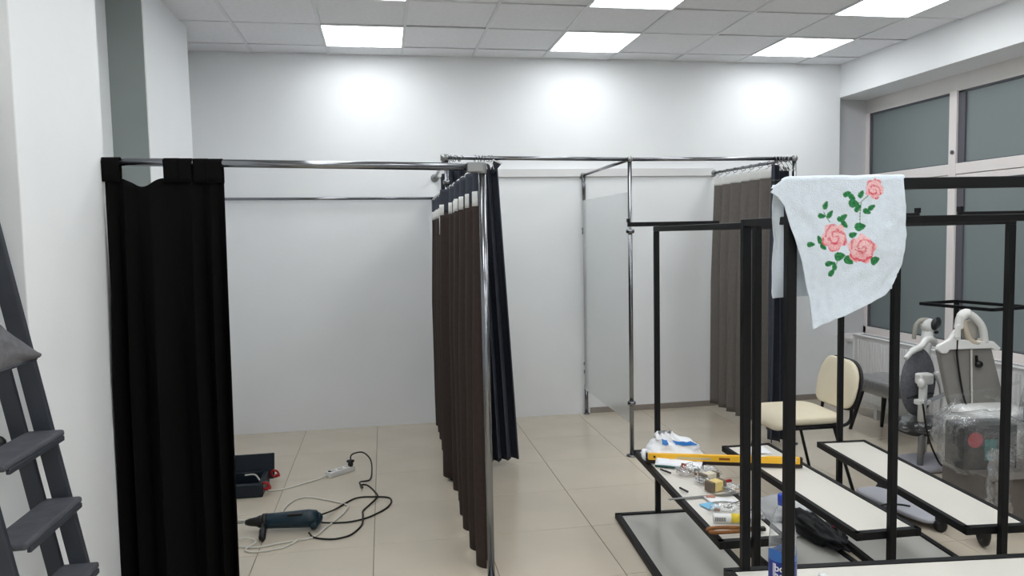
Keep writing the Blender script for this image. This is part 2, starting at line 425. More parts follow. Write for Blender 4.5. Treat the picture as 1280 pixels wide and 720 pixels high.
for c, r in (((1.757, 6.395, 1.66), .022), ((1.757, 6.395, .46), .022), ((PM[0], PM[1], 1.63), .030), ((PM[0], PM[1], .39), .030), ((P2[0], P2[1], 1.97), .024)):
    obj('collar', collar(c, r), M_CHROME, frr, True)
b = MB(); flange(b, (1.757, 6.395, 0), (0, 0, 1), .03)
obj('foot', b, M_CHROME, frr, True)
for (x, y, z) in ((1.757, 6.43, ZR-.004), (2.985, 6.43, ZR+.01), (.452, 6.43, 2.118)):
    b = MB(); flange(b, (x, y, z), (0, -1, 0), .034, .012); b.ell((x, y-.022, z), (.026, .026, .026), 12, 8)
    obj('wall_flange', b, M_STEEL, frr, True)
b = MB().ell((PM[0], PM[1], ZR), (.024, .024, .024), 12, 8); b.ell((PR[0], PR[1], ZR+.004), (.026, .026, .026), 12, 8); b.lathe([(.022, -.025), (.022, .025)], (P2[0]-.01, P2[1], 2.128), 12, Matrix.Rotation(PI/2, 3, 'Y'))
obj('joint', b, M_STEEL, frr, True)

# frosted panel between the two right-hand booths
pt = thing('partition_panel', 'frosted grey acrylic sheet clipped between chrome posts of the right booths', 'panel', (1.742, 5.7, .22))
obj('sheet', MB().lo((1.738, 5.118, .232), (1.746, 6.372, 1.912)), M_PANEL, pt, bevel=.001, seg=1)
for y in (5.112, 6.374):
    for z in (.39, 1.63):
        obj('clip', MB().box((1.744, y, z), (.022, .026, .03)), M_STEEL, pt, bevel=.003)

# ================================================================== CURTAINS
def curtain_mesh(path, zt, zb, n, amp, nu=260, nv=30, seed=0, topamp=None, push=None, drift=None, warp=None, zt_fn=None, zb_fn=None, off=0.0, v0=0.0, v1=1.0, sharp=1.0):
    """hanging cloth: path(s) -> (point, normal) at the rail, folds grow along the drop"""
    ta = amp*.6 if topamp is None else topamp
    def fn(s, t):
        t = v0+(v1-v0)*t
        P, N = path(s)
        sw = warp(s) if warp else s
        ph = 2*PI*n*sw + .9*nz(s*n*.45+seed, t*.35, seed*1.7)*2
        q = math.sin(ph); q = math.copysign(abs(q)**sharp, q)
        a = (ta+(amp-ta)*min(1, t*2.2))*(1+.45*nz(s*n*.8, seed+3.3, t*.4))
        d = a*q + .25*amp*nz(s*n*1.7+seed, t*2.0, 5.1)*t
        if push: d += push(s, t)
        T = Vector((-N.y, N.x, 0))
        p = P + N*(d+off) + T*(.35*a*math.sin(2*ph+.6)*.5)
        if drift: p = p + drift(s, t)
        za = zt_fn(s) if zt_fn else zt
        zz = zb_fn(s) if zb_fn else zb
        p.z = za+(zz-za)*t + .006*nz(s*9, t*3, seed+8)*t
        return p
    return fn
def line_path(a, b, nrm):
    a = Vector((a[0], a[1], 0)); b = Vector((b[0], b[1], 0)); N = Vector((nrm[0], nrm[1], 0)).normalized()
    return lambda s: (a.lerp(b, s), N)
def ring_mb(c, axis, R0=.019, r=.0022):
    return MB().torus(c, R0, r, axis, 14, 5)

# -- black tab-top curtain on the left booth's front rail
c1 = thing('curtain', 'black tab-top curtain bunched at the left end of the front rail, beside the white pier', 'curtain', (-.91, 3.46, 1.96))
rail_y = lambda x: 3.44+(3.37-3.44)*(x+1.163)/1.603
rail_z = lambda x: 1.966+(ZL-1.966)*(x+1.163)/1.603
def c1_top(s):
    z = 1.893
    if .13 < s < .49: z -= .034*math.sin(PI*(s-.13)/.36)**2
    return z
path1 = line_path((-1.158, 3.437), (-.672, 3.418), (0, -1))
f1 = curtain_mesh(path1, 1.89, .03, 5.2, .046, nu=220, seed=2, topamp=.008, warp=lambda q: q+.105*math.sin(2*PI*q), zt_fn=c1_top,
                  drift=lambda s, t: Vector(((-.018*(1-s)-.012*s)*t + .015*math.sin(PI*s)*t, .0, 0)))
obj('cloth', MB().grid(f1, 240, 44), M_BLACKCLOTH, c1, True, solid=.0018)
for (a, b_) in ((-1.162, -1.092), (-.915, -.852), (-.858, -.800), (-.795, -.735), (-.740, -.674)):
    y0, z0 = rail_y((a+b_)/2), rail_z((a+b_)/2)
    prof = []
    for k in range(13):
        an = PI*k/12; prof.append((-math.cos(an)*.0185, math.sin(an)*.0185))
    prof = [(-.016, -.085), (-.0185, -.03)]+prof+[(.0185, -.03), (.016, -.085)]
    def ft(u, v, a=a, b_=b_, y0=y0, z0=z0, prof=prof):
        k = v*(len(prof)-1); i = min(int(k), len(prof)-2); f_ = k-i
        py = prof[i][0]*(1-f_)+prof[i+1][0]*f_; pz = prof[i][1]*(1-f_)+prof[i+1][1]*f_
        return Vector((a+(b_-a)*u+.006*nz(u*3, v*4, a*9), y0+py, z0+pz))
    obj('tab', MB().grid(ft, 6, 32), M_BLACKCLOTH, c1, True, solid=.002)

# -- brown-black curtain along the partition rail
def pushp(s, t):
    y = 3.43+(6.36-3.43)*s
    return .042*math.exp(-((y-4.86)/.07)**2) - .04*math.exp(-((y-3.40)/.05)**2)
c2 = thing('curtain', 'brown-black curtain with white heading tape, hanging from the near chrome post back to the wall', 'curtain', (.44, 4.9, 1.94))
path2 = line_path((.440, 3.43), (.455, 6.36), (-1, 0))
kw2 = dict(n=13.0, amp=.056, seed=5, topamp=.034, push=pushp)
zb2 = lambda s: .035+.02*nz(s*8, 1, 2)
zt2 = 1.922
vh = (zt2-1.775)/(zt2-.035)
obj('heading', MB().grid(curtain_mesh(path2, zt2, .035, v0=0, v1=vh, zb_fn=zb2, **kw2), 420, 8), M_NAVYCLOTH, c2, True, solid=.0016)
obj('cloth', MB().grid(curtain_mesh(path2, zt2, .035, v0=vh, v1=1, zb_fn=zb2, **kw2), 420, 40), M_BROWNCLOTH, c2, True, solid=.0016)
va, vb = (zt2-1.825)/(zt2-.035), (zt2-1.757)/(zt2-.035)
tp = MB().grid(curtain_mesh(path2, zt2, .035, v0=va, v1=vb, zb_fn=zb2, off=.004, **kw2), 420, 3)
def on_pleat(s):                                         # the tape shows on the outer face of each pleat
    ph = 2*PI*13.0*s + .9*nz(s*13.0*.45+5, va*.35, 5*1.7)*2
    return .18 < (ph % (2*PI))/PI < .62
tp.f = [q for q in tp.f if on_pleat((q[0] % 421)/420)]
obj('heading_tape', tp, M_TAPE, c2, True, solid=.001)
for k, s in enumerate((.02, .09, .165, .24, .31, .39, .47, .55, .63, .70, .78, .86, .93, .985)):
    y = 3.43+(6.36-3.43)*s; xx = .452+(.44-.452)*(y-3.37)/3.03
    rg = obj('curtain_ring', ring_mb((xx, y, ZL+.001), (.25, 1, .0), .018, .0025), M_WHITEPL, c2, True)
    obj('hook', MB().tube([(xx, y, ZL-.016), (xx-.008, y, ZL-.03), (xx-.014, y+.004, ZL-.055)], .002, 5), M_WHITEPL, rg, True)
for (y, ln) in ((5.05, .14), (6.25, .16)):
    pts = crom([(.395, y, 1.80), (.382, y-.01, 1.76), (.378, y-.05, 1.76-ln*.5), (.375, y-.075, 1.78-ln)], 6)
    b = MB()
    for p, q in zip(pts[:-1], pts[1:]): b.bar(p, q+(q-p)*.05, .003, .024, (0, 1, .3))
    obj('tape_end', b, M_TAPE, c2)

# -- navy curtain bunched at the left end of the booth rail
c3 = thing('curtain', 'navy-black curtain bunched behind the near chrome post, hem flaring right, left end of tall rail', 'curtain', (.6, 4.88, 2.12))
def path3(s):
    a = Vector((.385, 4.885, 0)); b_ = Vector((.765, 4.935, 0))
    return a.lerp(b_, s), Vector((0, -1, 0))
def top3(s):
    return 2.085-.075*math.exp(-(s/.12)**2)+.012*math.sin(s*40)-.01*math.exp(-((s-1)/.06)**2)
f3 = curtain_mesh(path3, 2.08, .035, 7.5, .042, seed=9, topamp=.028, zt_fn=top3,
                  drift=lambda s, t: Vector((.075*t*(s-.15)*1.9+.02*t, .19*t*s+.05*math.sin(PI*s), 0)), push=lambda s, t: -.085*math.exp(-(s/.16)**2))
obj('cloth', MB().grid(f3, 260, 40), M_NAVYCLOTH, c3, True, solid=.0016)
for k, x in enumerate((.435, .455, .475, .495, .515, .61, .635, .655, .675, .70, .72)):
    y = P2[1]+(PM[1]-P2[1])*(x-P2[0])/(PM[0]-P2[0]); z = 2.128+(ZR-2.128)*(x-P2[0])/(PM[0]-P2[0])
    rg = obj('curtain_ring', ring_mb((x, y, z-.004), (1, random.uniform(-.5, .5), random.uniform(-.4, .4)), .021, .0022), M_CHROME, c3, True)
    if k > 4: obj('hook', MB().tube([(x, y, z-.02), (x+.008, y-.014, z-.045), (x+.014, y-.02, z-.075)], .003, 5), M_WHITEPL, rg, True)
Rc = Euler((.25, .45, 0)).to_matrix()
obj('corner_fold', MB().lathe([(.012, -.085), (.018, -.05), (.026, -.015), (.030, 0)], (.762, 4.905, 2.105), 16, Rc), M_NAVYCLOTH, c3, True)
obj('corner_rim', MB().torus((.762, 4.905, 2.106), .030, .0045, Rc @ Vector((0, 0, 1)), 16, 6), M_TAPE, c3, True)

# -- grey curtain on the far right rail
c4 = thing('curtain', 'grey curtain with white heading tape on the side rail of the far right booth', 'curtain', (3.0, 5.8, 2.13))
path4 = line_path((2.985, 6.33), (3.003, 5.27), (-1, 0))
kw4 = dict(n=7.0, amp=.060, seed=14, topamp=.034, push=lambda s, t: .02*t)
zt4 = 2.10; dz = zt4-.05
obj('cloth', MB().grid(curtain_mesh(path4, zt4, .05, v0=.0, v1=1, **kw4), 300, 44), M_GREYCLOTH, c4, True, solid=.0016)
obj('heading_tape', MB().grid(curtain_mesh(path4, zt4, .05, v0=0, v1=.075/dz, off=.005, **kw4), 300, 4), M_TAPE, c4, True, solid=.001)
for k in range(8):
    s = .04+.132*k; y = 6.33+(5.27-6.33)*s; x = 2.985+(3.003-2.985)*s; z = ZR+.007
    rg = obj('curtain_ring', ring_mb((x, y, z-.006), (.2, 1, 0), .020, .0022), M_CHROME, c4, True)
    obj('hook', MB().tube([(x, y, z-.024), (x-.015, y-.008, z-.04), (x-.03, y+.006, z-.05)], .0022, 5), M_STEEL, rg, True)

# -- dark curtain bunched in the far right corner
c5 = thing('curtain', 'black curtain bunched at the right end of the tall front rail, behind the towel', 'curtain', (2.93, 5.1, 2.13))
path5 = line_path((2.835, 5.115), (2.985, 5.135), (0, -1))
f5 = curtain_mesh(path5, 2.09, .04, 3.6, .05, seed=21, topamp=.03,
                  zt_fn=lambda s: 2.11-.035*s-.05*math.exp(-((s-.45)/.12)**2),
                  drift=lambda s, t: Vector(((s-.4)*.10*t, -.03*t, 0)))
obj('cloth', MB().grid(f5, 160, 40), M_NAVYCLOTH, c5, True, solid=.0016)
for k, x in enumerate((2.855, 2.872, 2.888, 2.905, 2.922, 2.94, 2.958)):
    rg = obj('curtain_ring', ring_mb((x, 5.099, ZR-.002), (1, random.uniform(-.5, .5), random.uniform(-.3, .3)), .021, .0022), M_CHROME, c5, True)
    obj('hook', MB().tube([(x, 5.085, ZR-.016), (x+.015, 5.07, ZR-.05), (x+.030, 5.065, ZR-.088), (x+.036, 5.07, ZR-.08)], .0032, 5), M_WHITEPL if k % 2 else M_STEEL, rg, True)

# ================================================================== SHELF RACKS
TB = .028
def make_rack(label, loc, rz):
    """local frame: far post at the origin, near post at (0,-1.30); x to the right"""
    t = thing('shelf_rack', label, 'rack', loc, rz, 'black steel display racks with white shelves')
    L = 1.30; H = 1.652
    obj('post', MB().lo((-TB/2, -TB/2, .03), (TB/2, TB/2, H-.028)), M_BLACKSTEEL, t, local=True, bevel=.002, seg=1)
    obj('post', MB().lo((-TB/2, -L-TB/2, .03), (TB/2, -L+TB/2, H-.028)), M_BLACKSTEEL, t, local=True, bevel=.002, seg=1)
    obj('top_bar', MB().lo((-TB/2, -L-TB/2, H-.028), (TB/2, TB/2, H)), M_BLACKSTEEL, t, local=True, bevel=.002, seg=1)
    bw, br_, bz = .245, .208, .03
    b = MB()
    b.lo((-bw, -L-.01, 0), (-bw+.03, .02, bz)); b.lo((br_-.03, -L-.01, 0), (br_, .02, bz))
    b.lo((-bw, -.01, 0), (br_, .02, bz)); b.lo((-bw, -L-.02, 0), (br_, -L+.01, bz))
    obj('base_frame', b, M_BLACKSTEEL, t, local=True, bevel=.0015, seg=1)
    obj('base_board', MB().lo((-bw+.028, -L+.01, .008), (br_-.028, -.01, .022)), M_BASEBOARD, t, local=True)
    sw = .143; z0, z1 = .368, .400
    b = MB()
    for s in (-1, 1): b.lo((s*sw-.012*(1+s), -L+.013, z0), (s*sw+.012*(1-s), -.013, z1))
    b.lo((-sw, -.042, z0), (sw, -.014, z1)); b.lo((-sw, -L+.014, z0), (sw, -L+.042, z1))
    obj('shelf_frame', b, M_BLACKSTEEL, t, local=True, bevel=.0015, seg=1)
    obj('shelf_board', MB().lo((-sw+.023, -L+.04, .376), (sw-.023, -.04, .396)), M_BOARD, t, local=True)
    return t
def ang(a, b): return math.atan2(b[0]-a[0], -(b[1]-a[1]))
r1 = make_rack('black steel rack with tools and clutter on its white shelf, leftmost of the row', (1.496, 3.945, 0), ang((1.496, 3.945), (1.408, 2.645)))
dup(r1, (2.006, 3.91, 0), ang((2.006, 3.91), (1.973, 2.61)), 'black steel rack with an empty white shelf, between the cluttered rack and the rightmost one')
dup(r1, (2.566, 3.85, 0), ang((2.566, 3.85), (2.432, 2.55)), 'black steel rack with an empty white shelf, rightmost of the row, beside the baby chairs')

# end rack across the near ends of the row
er = thing('end_rack', 'taller black steel rack across the front at lower right, the flowered towel hanging on it', 'rack', (1.2, 2.3, 0))
a4 = math.atan2(-.12, 1.13)
E0 = Vector((1.178, 2.452, 0)); ex = Vector((math.cos(a4), math.sin(a4), 0)); ey = Vector((-math.sin(a4), math.cos(a4), 0))
def e(u, v, z): p = E0+ex*u+ey*v; return Vector((p.x, p.y, z))
LW, DP = 1.75, .46
PB, PD = (.075, -.012), (.074, -.370)
for (u, v), h in ((PB, 1.635), (PD, 1.735), ((1.69, -.012), 1.635), ((1.69, -.372), 1.735)):
    obj('post', MB().bar(e(u, v, 0), e(u, v, h), .030, .030, ex), M_BLACKSTEEL, er, bevel=.002, seg=1)
obj('rear_top_bar', MB().bar(e(PB[0]-.015, PB[1], 1.647), e(LW, PB[1], 1.647), .028, .026), M_BLACKSTEEL, er, bevel=.002, seg=1)
obj('front_top_bar', MB().bar(e(.02, PD[1], 1.752), e(LW, PD[1], 1.752), .030, .034), M_BLACKSTEEL, er, bevel=.002, seg=1)
obj('side_bar', MB().bar(e(PB[0], PB[1], 1.647), e(PD[0], PD[1], 1.647), .027, .025), M_BLACKSTEEL, er, bevel=.002, seg=1)
obj('side_bar', MB().bar(e(1.69, PB[1], 1.647), e(1.69, PD[1], 1.647), .027, .025), M_BLACKSTEEL, er, bevel=.002, seg=1)
b = MB()
b.bar(e(0, -.0145, .386), e(LW, -.0145, .386), .029, .032); b.bar(e(0, -DP+.0145, .386), e(LW, -DP+.0145, .386), .029, .032)
b.bar(e(.0145, -.02, .386), e(.0145, -DP+.02, .386), .029, .032); b.bar(e(LW-.0145, -.02, .386), e(LW-.0145, -DP+.02, .386), .029, .032)
obj('shelf_frame', b, M_BLACKSTEEL, er)
obj('shelf_board', MB().bar(e(.028, -DP/2, .390), e(LW-.028, -DP/2, .390), DP-.056, .016), M_BOARD, er)

# lipped bars lying across the rack tops
def lip_bar(xa, xb, y, label, rz=0.0, z=1.653, lips=(1, 1), h=.024):
    t = thing('lipped_bar', label, 'bar', ((xa+xb)/2, y, z), rz, 'loose lipped steel bars')
    L = (xb-xa)/2
    obj('bar', MB().lo((-L, -.012, 0), (L, .012, h)), M_BLACKSTEEL, t, local=True, bevel=.0015, seg=1)
    for s, k in ((-1, lips[0]), (1, lips[1])):
        if k: obj('lip', MB().lo((s*L-.006-.002*s, -.012, h), (s*L+.006-.002*s, .012, h+.02)), M_BLACKSTEEL, t, local=True)
    return t
lip_bar(1.327, 1.858, 3.93, 'loose black lipped bar lying on the top of the cluttered rack, far end', lips=(1, 0))
lip_bar(1.62, 2.148, 2.72, 'loose black lipped bar whose end shows just right of the towel', -.02, lips=(0, 1))
lip_bar(2.245, 2.775, 2.60, 'loose black lipped bar lying on the rightmost rack, upper right of the photo', -.02, lips=(1, 1))

# ================================================================== TOWEL
tw = thing('towel', 'pale blue towel with pink roses draped over the black top bar', 'towel', (1.38, 2.07, 1.76))
fo = [(1.169, 1.769), (1.19, 1.709), (1.236, 1.517), (1.263, 1.407), (1.285, 1.321)]
def interp(tab, z):
    for (xa, za), (xb, zb) in zip(tab[:-1], tab[1:]):
        if za >= z >= zb:
            k = (za-z)/(za-zb) if za > zb else 0
            return xa+(xb-xa)*k
    return tab[-1][0] if z < tab[-1][1] else tab[0][0]
LE = [(1.150, 1.775), (1.138, 1.745), (1.182, 1.690), (1.236, 1.517), (1.263, 1.407), (1.285, 1.20)]
RE = [(1.577, 1.775), (1.583, 1.68), (1.587, 1.594), (1.577, 1.508), (1.558, 1.434), (1.53, 1.30)]
BE = [(1.285, 1.321), (1.371, 1.345), (1.451, 1.369), (1.519, 1.396), (1.557, 1.434)]
def bot(x):
    for (xa, za), (xb, zb) in zip(BE[:-1], BE[1:]):
        if xa <= x <= xb: return za+(zb-za)*(x-xa)/(xb-xa)
    return BE[0][1] if x < BE[0][0] else BE[-1][1]
yb_ = lambda x: (E0+ex*((x-E0.x)/ex.x)+ey*PD[1]).y       # y of the bar line at x
ZT = 1.773
FRONT = lambda x: yb_(x)-.024
roses = [(1.478, 1.738, .030), (1.344, 1.594, .041), (1.430, 1.556, .042)]
leaves = [(1.387,1.724,.4),(1.403,1.714,-.6),(1.433,1.723,1.0),(1.409,1.695,-.2),(1.423,1.68,.9),(1.452,1.67,-.4),(1.468,1.682,.5),(1.429,1.624,.1),(1.316,1.691,1.2),(1.332,1.664,.9),(1.303,1.658,-.1),(1.377,1.654,.6),(1.367,1.647,-.3),(1.38,1.632,-.8),(1.265,1.574,.0),(1.293,1.588,1.9),(1.307,1.566,-.7),(1.36,1.536,.2),(1.39,1.523,-.6),(1.474,1.521,.3),(1.326,1.515,.2),(1.342,1.507,1.6),(1.334,1.488,1.0),(1.405,1.60,.3)]
def towel_col(x, z):
    base = Vector(lin((220, 230, 240)))
    n = nz(x*60, z*60, 1); base *= 1+.05*n
    for (cx, cz, r) in roses:
        dx, dz_ = x-cx, z-cz; d = math.hypot(dx, dz_)/r; a = math.atan2(dz_, dx)
        rr = 1+.09*math.sin(5*a+cx*40)+.05*math.sin(9*a)
        if d < rr:
            sw = math.sin(d*11+2.2*math.sin(a*1.0+cx*60)+a*1.5+1.5*nz(x*70, z*70, 4))
            k = max(0, sw)*.62+.10+.50*nz(x*230, z*230, 9)
            if dz_ < -.35*r: k += .22
            k = max(0, min(1, k))
            return Vector(lin((246, 206, 208))).lerp(Vector(lin((220, 72, 92))), k)
    for i, (cx, cz, a) in enumerate(leaves):
        dx, dz_ = x-cx, z-cz; u = dx*math.cos(a)+dz_*math.sin(a); v = -dx*math.sin(a)+dz_*math.cos(a)
        la, lb = (.0135, .0080) if i not in (7, 17, 18, 19, 3) else (.0175, .0125)
        q = (u/la)**2+(v/(lb*(1-.35*u/la)))**2
        if q < 1:
            k = .5+.5*nz(x*140, z*140, 2)
            if abs(v) < .0012: k *= .35
            return Vector(lin((30, 96, 58))).lerp(Vector(lin((78, 158, 100))), k)
    for (xa, za, xb, zb) in ((1.433, 1.70, 1.429, 1.63), (1.433, 1.70, 1.47, 1.73), (1.31, 1.67, 1.33, 1.64), (1.36, 1.54, 1.34, 1.49), (1.40, 1.70, 1.433, 1.695)):
        t_ = max(0, min(1, ((x-xa)*(xb-xa)+(z-za)*(zb-za))/((xb-xa)**2+(zb-za)**2)))
        if math.hypot(x-xa-(xb-xa)*t_, z-za-(zb-za)*t_) < .0014: return Vector(lin((110, 140, 110)))
    return base
NU, NF = 200, 210
verts = []; cols = []
rowsv = []
BK = [(1.195, 1.772), (1.178, 1.738), (1.186, 1.652), (1.196, 1.59), (1.186, 1.491), (1.178, 1.424), (1.19, 1.35)]
for j in range(60, 0, -1):                                # back flap, bottom to top
    v = j/60; rowsv.append(('b', v))
for j in range(13): rowsv.append(('o', j/12))
for j in range(1, NF+1): rowsv.append(('f', j/NF))
for kind, v in rowsv:
    for i in range(NU+1):
        u = i/NU
        if kind == 'f':
            xt = 1.172+(1.577-1.172)*u
            zb_i = BE[0][1]+(BE[-1][1]-BE[0][1])*u - .012*math.sin(PI*u)*.3
            z = ZT-.004+(zb_i-ZT)*v
            xl, xr = interp(LE, z), interp(RE, z); x = xl+(xr-xl)*u
            # rounded lower right corner
            if u > .86 and v > .8: z += .035*((u-.86)/.14)**2*((v-.8)/.2)
            y = FRONT(x)+.012*v*math.sin(u*5.5+v*2)+.010*nz(u*3, v*3, 7)*min(1, v*4)+.005*nz(u*9, v*9, 3)*min(1, v*4)-.012*v
            y -= .02*math.exp(-((u-.0)/.05)**2)*v*.5
            c = towel_col(x, z)
            z -= .026*math.exp(-(u/.07)**2)*max(0, 1-v*9)
            k_ = FRONT(x)/2.06; x = x*k_; z = 1.62+(z-1.62)*k_
        elif kind == 'o':
            an = PI*v; xt = 1.195+(1.577-1.195)*u if v < .5 else 1.172+(1.577-1.172)*u
            xt = (1.185*(1-v)+1.150*v)*.992; xt = xt+(1.552-xt)*u
            x = xt; y = yb_(x)+math.cos(an)*.024+.002*nz(u*8, v, 2); z = ZT-.004+math.sin(an)*.010+.003*nz(u*7, 3, 1)-.026*math.exp(-(u/.07)**2)
            c = towel_col(x, 2.0)
        else:
            z = ZT-.004-(.36-.02*u)*v-.026*math.exp(-(u/.07)**2)*max(0, 1-v*5)
            xl = interp(BK, z); x = xl+(1.56-xl)*u
            y = yb_(x)+.024+.014*v*math.sin(u*7+1)+.030*math.exp(-(u/.07)**2)*math.sin(PI*v)+.008*nz(u*4, v*4, 12)*min(1, v*4)
            c = towel_col(x, 2.0)
        verts.append((x, y, z)); cols.append((*c, 1))
b = MB(); nr = len(rowsv)
b.v = verts; b.f = [(j*(NU+1)+i, j*(NU+1)+i+1, (j+1)*(NU+1)+i+1, (j+1)*(NU+1)+i) for j in range(nr-1) for i in range(NU)]
mt = mat('printed terry cloth', (212, 224, 234), 0.92, bump=0.35, bscale=220, spec=0.1)
vc = mt.node_tree.nodes.new('ShaderNodeVertexColor'); vc.layer_name = 'print'
mt.node_tree.links.new(vc.outputs['Color'], mt.node_tree.nodes['Principled BSDF'].inputs['Base Color'])
to = obj('cloth', b, mt, tw, True)
at = to.data.color_attributes.new('print', 'FLOAT_COLOR', 'POINT')
at.data.foreach_set('color', [v for c in cols for v in c])
md = to.modifiers.new('solid', 'SOLIDIFY'); md.thickness = .003; md.offset = 0

# ================================================================== THINGS ON THE CLUTTERED SHELF (top z=.396/.400)
ZS = .401
def blob(c, r, seed, amp=.35, f=2.2, n=28, m=18, flat=True):
    mb = MB().ell(c, r, n, m, fn=lambda d: 1+amp*nz(d.x*f+seed, d.y*f, d.z*f)+amp*.4*nz(d.x*f*2.7, d.y*f*2.7+seed, d.z*f*2.7))
    if flat: mb.v = [(x, y, max(z, c[2]-r[2]*.8)) for x, y, z in mb.v]
    return mb
# crumpled bag
bg = thing('plastic_bag', 'crumpled white plastic bag with blue print behind the yellow level', 'bag', (1.5, 3.82, ZS))
def bagfn(u, v):
    a = 2*PI*u; h = v
    rx = (.165*(1-.8*h**1.4)+.01)*(1+.25*nz(math.cos(a)*1.5, math.sin(a)*1.5, h*2.5+3)); ry = (.09*(1-.75*h)+.005)*(1+.3*nz(math.cos(a)*2, math.sin(a)*2, h*3+8))
    cx = 1.53-.045*h; z = ZS+.13*h+.022*nz(math.cos(a)*3, math.sin(a)*3, h*4)*h
    return Vector((cx+rx*math.cos(a)+.02*nz(a, h*6, 1)*h, 3.80+ry*math.sin(a), max(ZS, z)))
obj('sack', MB().grid(bagfn, 56, 26), M_BAG, bg, True)
obj('print', MB().grid(lambda u, v: bagfn((.77+.17*u), .36+.17*v+.20*(1-u))+Vector((.002, -.004, .003)), 10, 4), M_BLUE, bg, True)
obj('print', MB().grid(lambda u, v: bagfn((.65+.06*u), .56+.17*v)+Vector((-.001, -.005, .003)), 6, 6), M_BLUE, bg, True)
obj('handle_loop', MB().tube(crom([(1.40, 3.77, ZS+.02), (1.345, 3.75, ZS+.05), (1.335, 3.72, ZS+.025), (1.36, 3.715, ZS+.008)], 6), [.012]*19, 8), M_BAG, bg, True)
# spirit level, across two shelves
lv = thing('spirit_level', 'long yellow spirit level resting across the cluttered shelf and the next one', 'level', (1.71, 3.57, ZS), math.atan2(3.435-3.693, 2.079-1.348))
Lh = .39
obj('body', MB().lo((-Lh+.008, -.011, .018), (Lh-.008, .011, .052)), M_YELLOW, lv, local=True, bevel=.001, seg=1)
obj('edge', MB().lo((-Lh, -.012, 0), (Lh, .012, .019)), M_BROWNBLK, lv, local=True, bevel=.001, seg=1)
for s in (-1, 1): obj('end_cap', MB().lo((s*Lh-.005, -.0125, .001), (s*Lh+.005, .0125, .052)), M_BROWNBLK, lv, local=True, bevel=.0015, seg=1)
obj('plate', MB().lo((-.235, -.0125, .027), (-.06, -.011, .039)), mat('silver plate', (206, 190, 150), .3), lv, local=True)
obj('badge', MB().lo((-.02, -.0125, .029), (.035, -.011, .041)), mat('dark orange badge', (150, 90, 30), .4), lv, local=True)
obj('rivet', MB().lathe([(.006, 0), (.006, .002)], (-.35, -.011, .036), 12, Matrix.Rotation(PI/2, 3, 'X')), M_BROWNBLK, lv, local=True)
obj('vial', MB().tube([(.16, -.0, .045), (.215, -.0, .045)], .009, 10), M_WHITEPL, lv, True, local=True)
obj('vial', MB().tube([(Lh-.03, -.0, .03), (Lh-.03, 0, .048)], .012, 10), M_WHITEPL, lv, True, local=True)
# folded sheet with teal edge
fs_ = thing('folded_sheet', 'white folded plastic sheet with a dark teal edge in front of the level', 'sheet', (1.46, 3.58, ZS))
obj('sheet', MB().grid(lambda u, v: Vector((1.36+.21*u+.05*v, 3.66-.11*u*(1-.2*v)-.03+.07*v, ZS+.004+.028*math.sin(PI*min(1, v*1.0))*(1-.5*u)+.006*nz(u*5, v*5, 2))), 18, 12), M_BAG, fs_, True, solid=.004)
obj('edge', MB().tube([(1.362, 3.628, ZS+.004), (1.41, 3.60, ZS+.006), (1.48, 3.55, ZS+.005), (1.55, 3.515, ZS+.004)], .005, 6), M_GREENTEAL, fs_, True)
# zip bags of fittings
def zipbag(c, r, seed, label, bits):
    t = thing('fittings_bag', label, 'bag', (c[0], c[1], ZS))
    obj('film', blob((c[0], c[1], ZS+r[2]*.82), r, seed, .4), M_CLEAR, t, True)
    rnd = random.Random(seed)
    for k in range(bits):
        x = c[0]+rnd.uniform(-.6, .6)*r[0]; y = c[1]+rnd.uniform(-.6, .6)*r[1]; z = ZS+.010+rnd.uniform(0, .3)*r[2]
        a = rnd.uniform(0, PI)
        m = rnd.choice((M_STEEL, M_STEEL, M_WOODY, M_BROWN))
        obj('fitting', MB().bar((x-.013*math.cos(a), y-.013*math.sin(a), z), (x+.013*math.cos(a), y+.013*math.sin(a), z+.004), .009, .010), m, t, bevel=.001, seg=1)
zipbag((1.475, 3.47), (.055, .05, .028), 1, 'clear bag of steel fittings with a reddish brown piece, furthest of the clutter pile', 7)
zipbag((1.57, 3.42), (.05, .05, .026), 2, 'clear bag of steel fittings right of the reddish one, by the shelf edge', 6)
zipbag((1.50, 3.33), (.042, .05, .018), 3, 'clear bag of small bolts in front of the brown-ended packets', 6)
zipbag((1.575, 3.205), (.045, .05, .016), 4, 'clear crinkled bag right of the pale yellow packet', 5)
zipbag((1.43, 2.965), (.07, .028, .020), 5, 'clear crinkled bag of fittings just behind the white sealant tube', 5)
zipbag((1.515, 2.87), (.04, .06, .024), 6, 'clear crinkled bag behind the black posts, right of the sealant tube', 3)
tag(obj('brown_fitting', MB().box((1.455, 3.475, ZS+.040), (.03, .02, .03), Euler((.2, .3, .6)).to_matrix()), mat('reddish brown plastic', (132, 62, 40), .5), bevel=.003), 'reddish brown square fitting on top of the furthest clear bag', 'fitting')
def packet(c, d, rz, label, m, m2):
    t = thing('hinge_packet', label, 'packet', (c[0], c[1], ZS), rz)
    obj('body', MB().lo((-d[0]/2, -d[1]/2, 0), (d[0]/2, d[1]/2, d[2])), m, t, local=True, bevel=.003)
    for s in (-1, 1): obj('end', MB().lo((s*d[0]/2-.010, -d[1]/2-.001, .001), (s*d[0]/2+.010, d[1]/2+.001, d[2]+.001)), m2, t, local=True, bevel=.002)
packet((1.535, 3.355, 0), (.075, .045, .040), .3, 'cream packet with grey-brown ends lying behind the pale yellow one', mat('cream card', (214, 206, 186), .6), mat('grey brown card', (110, 98, 84), .6))
packet((1.508, 3.225, 0), (.07, .05, .046), .35, 'pale yellow packet with brown end in the middle of the clutter', M_KRAFT, mat('grey brown card', (110, 98, 84), .6))
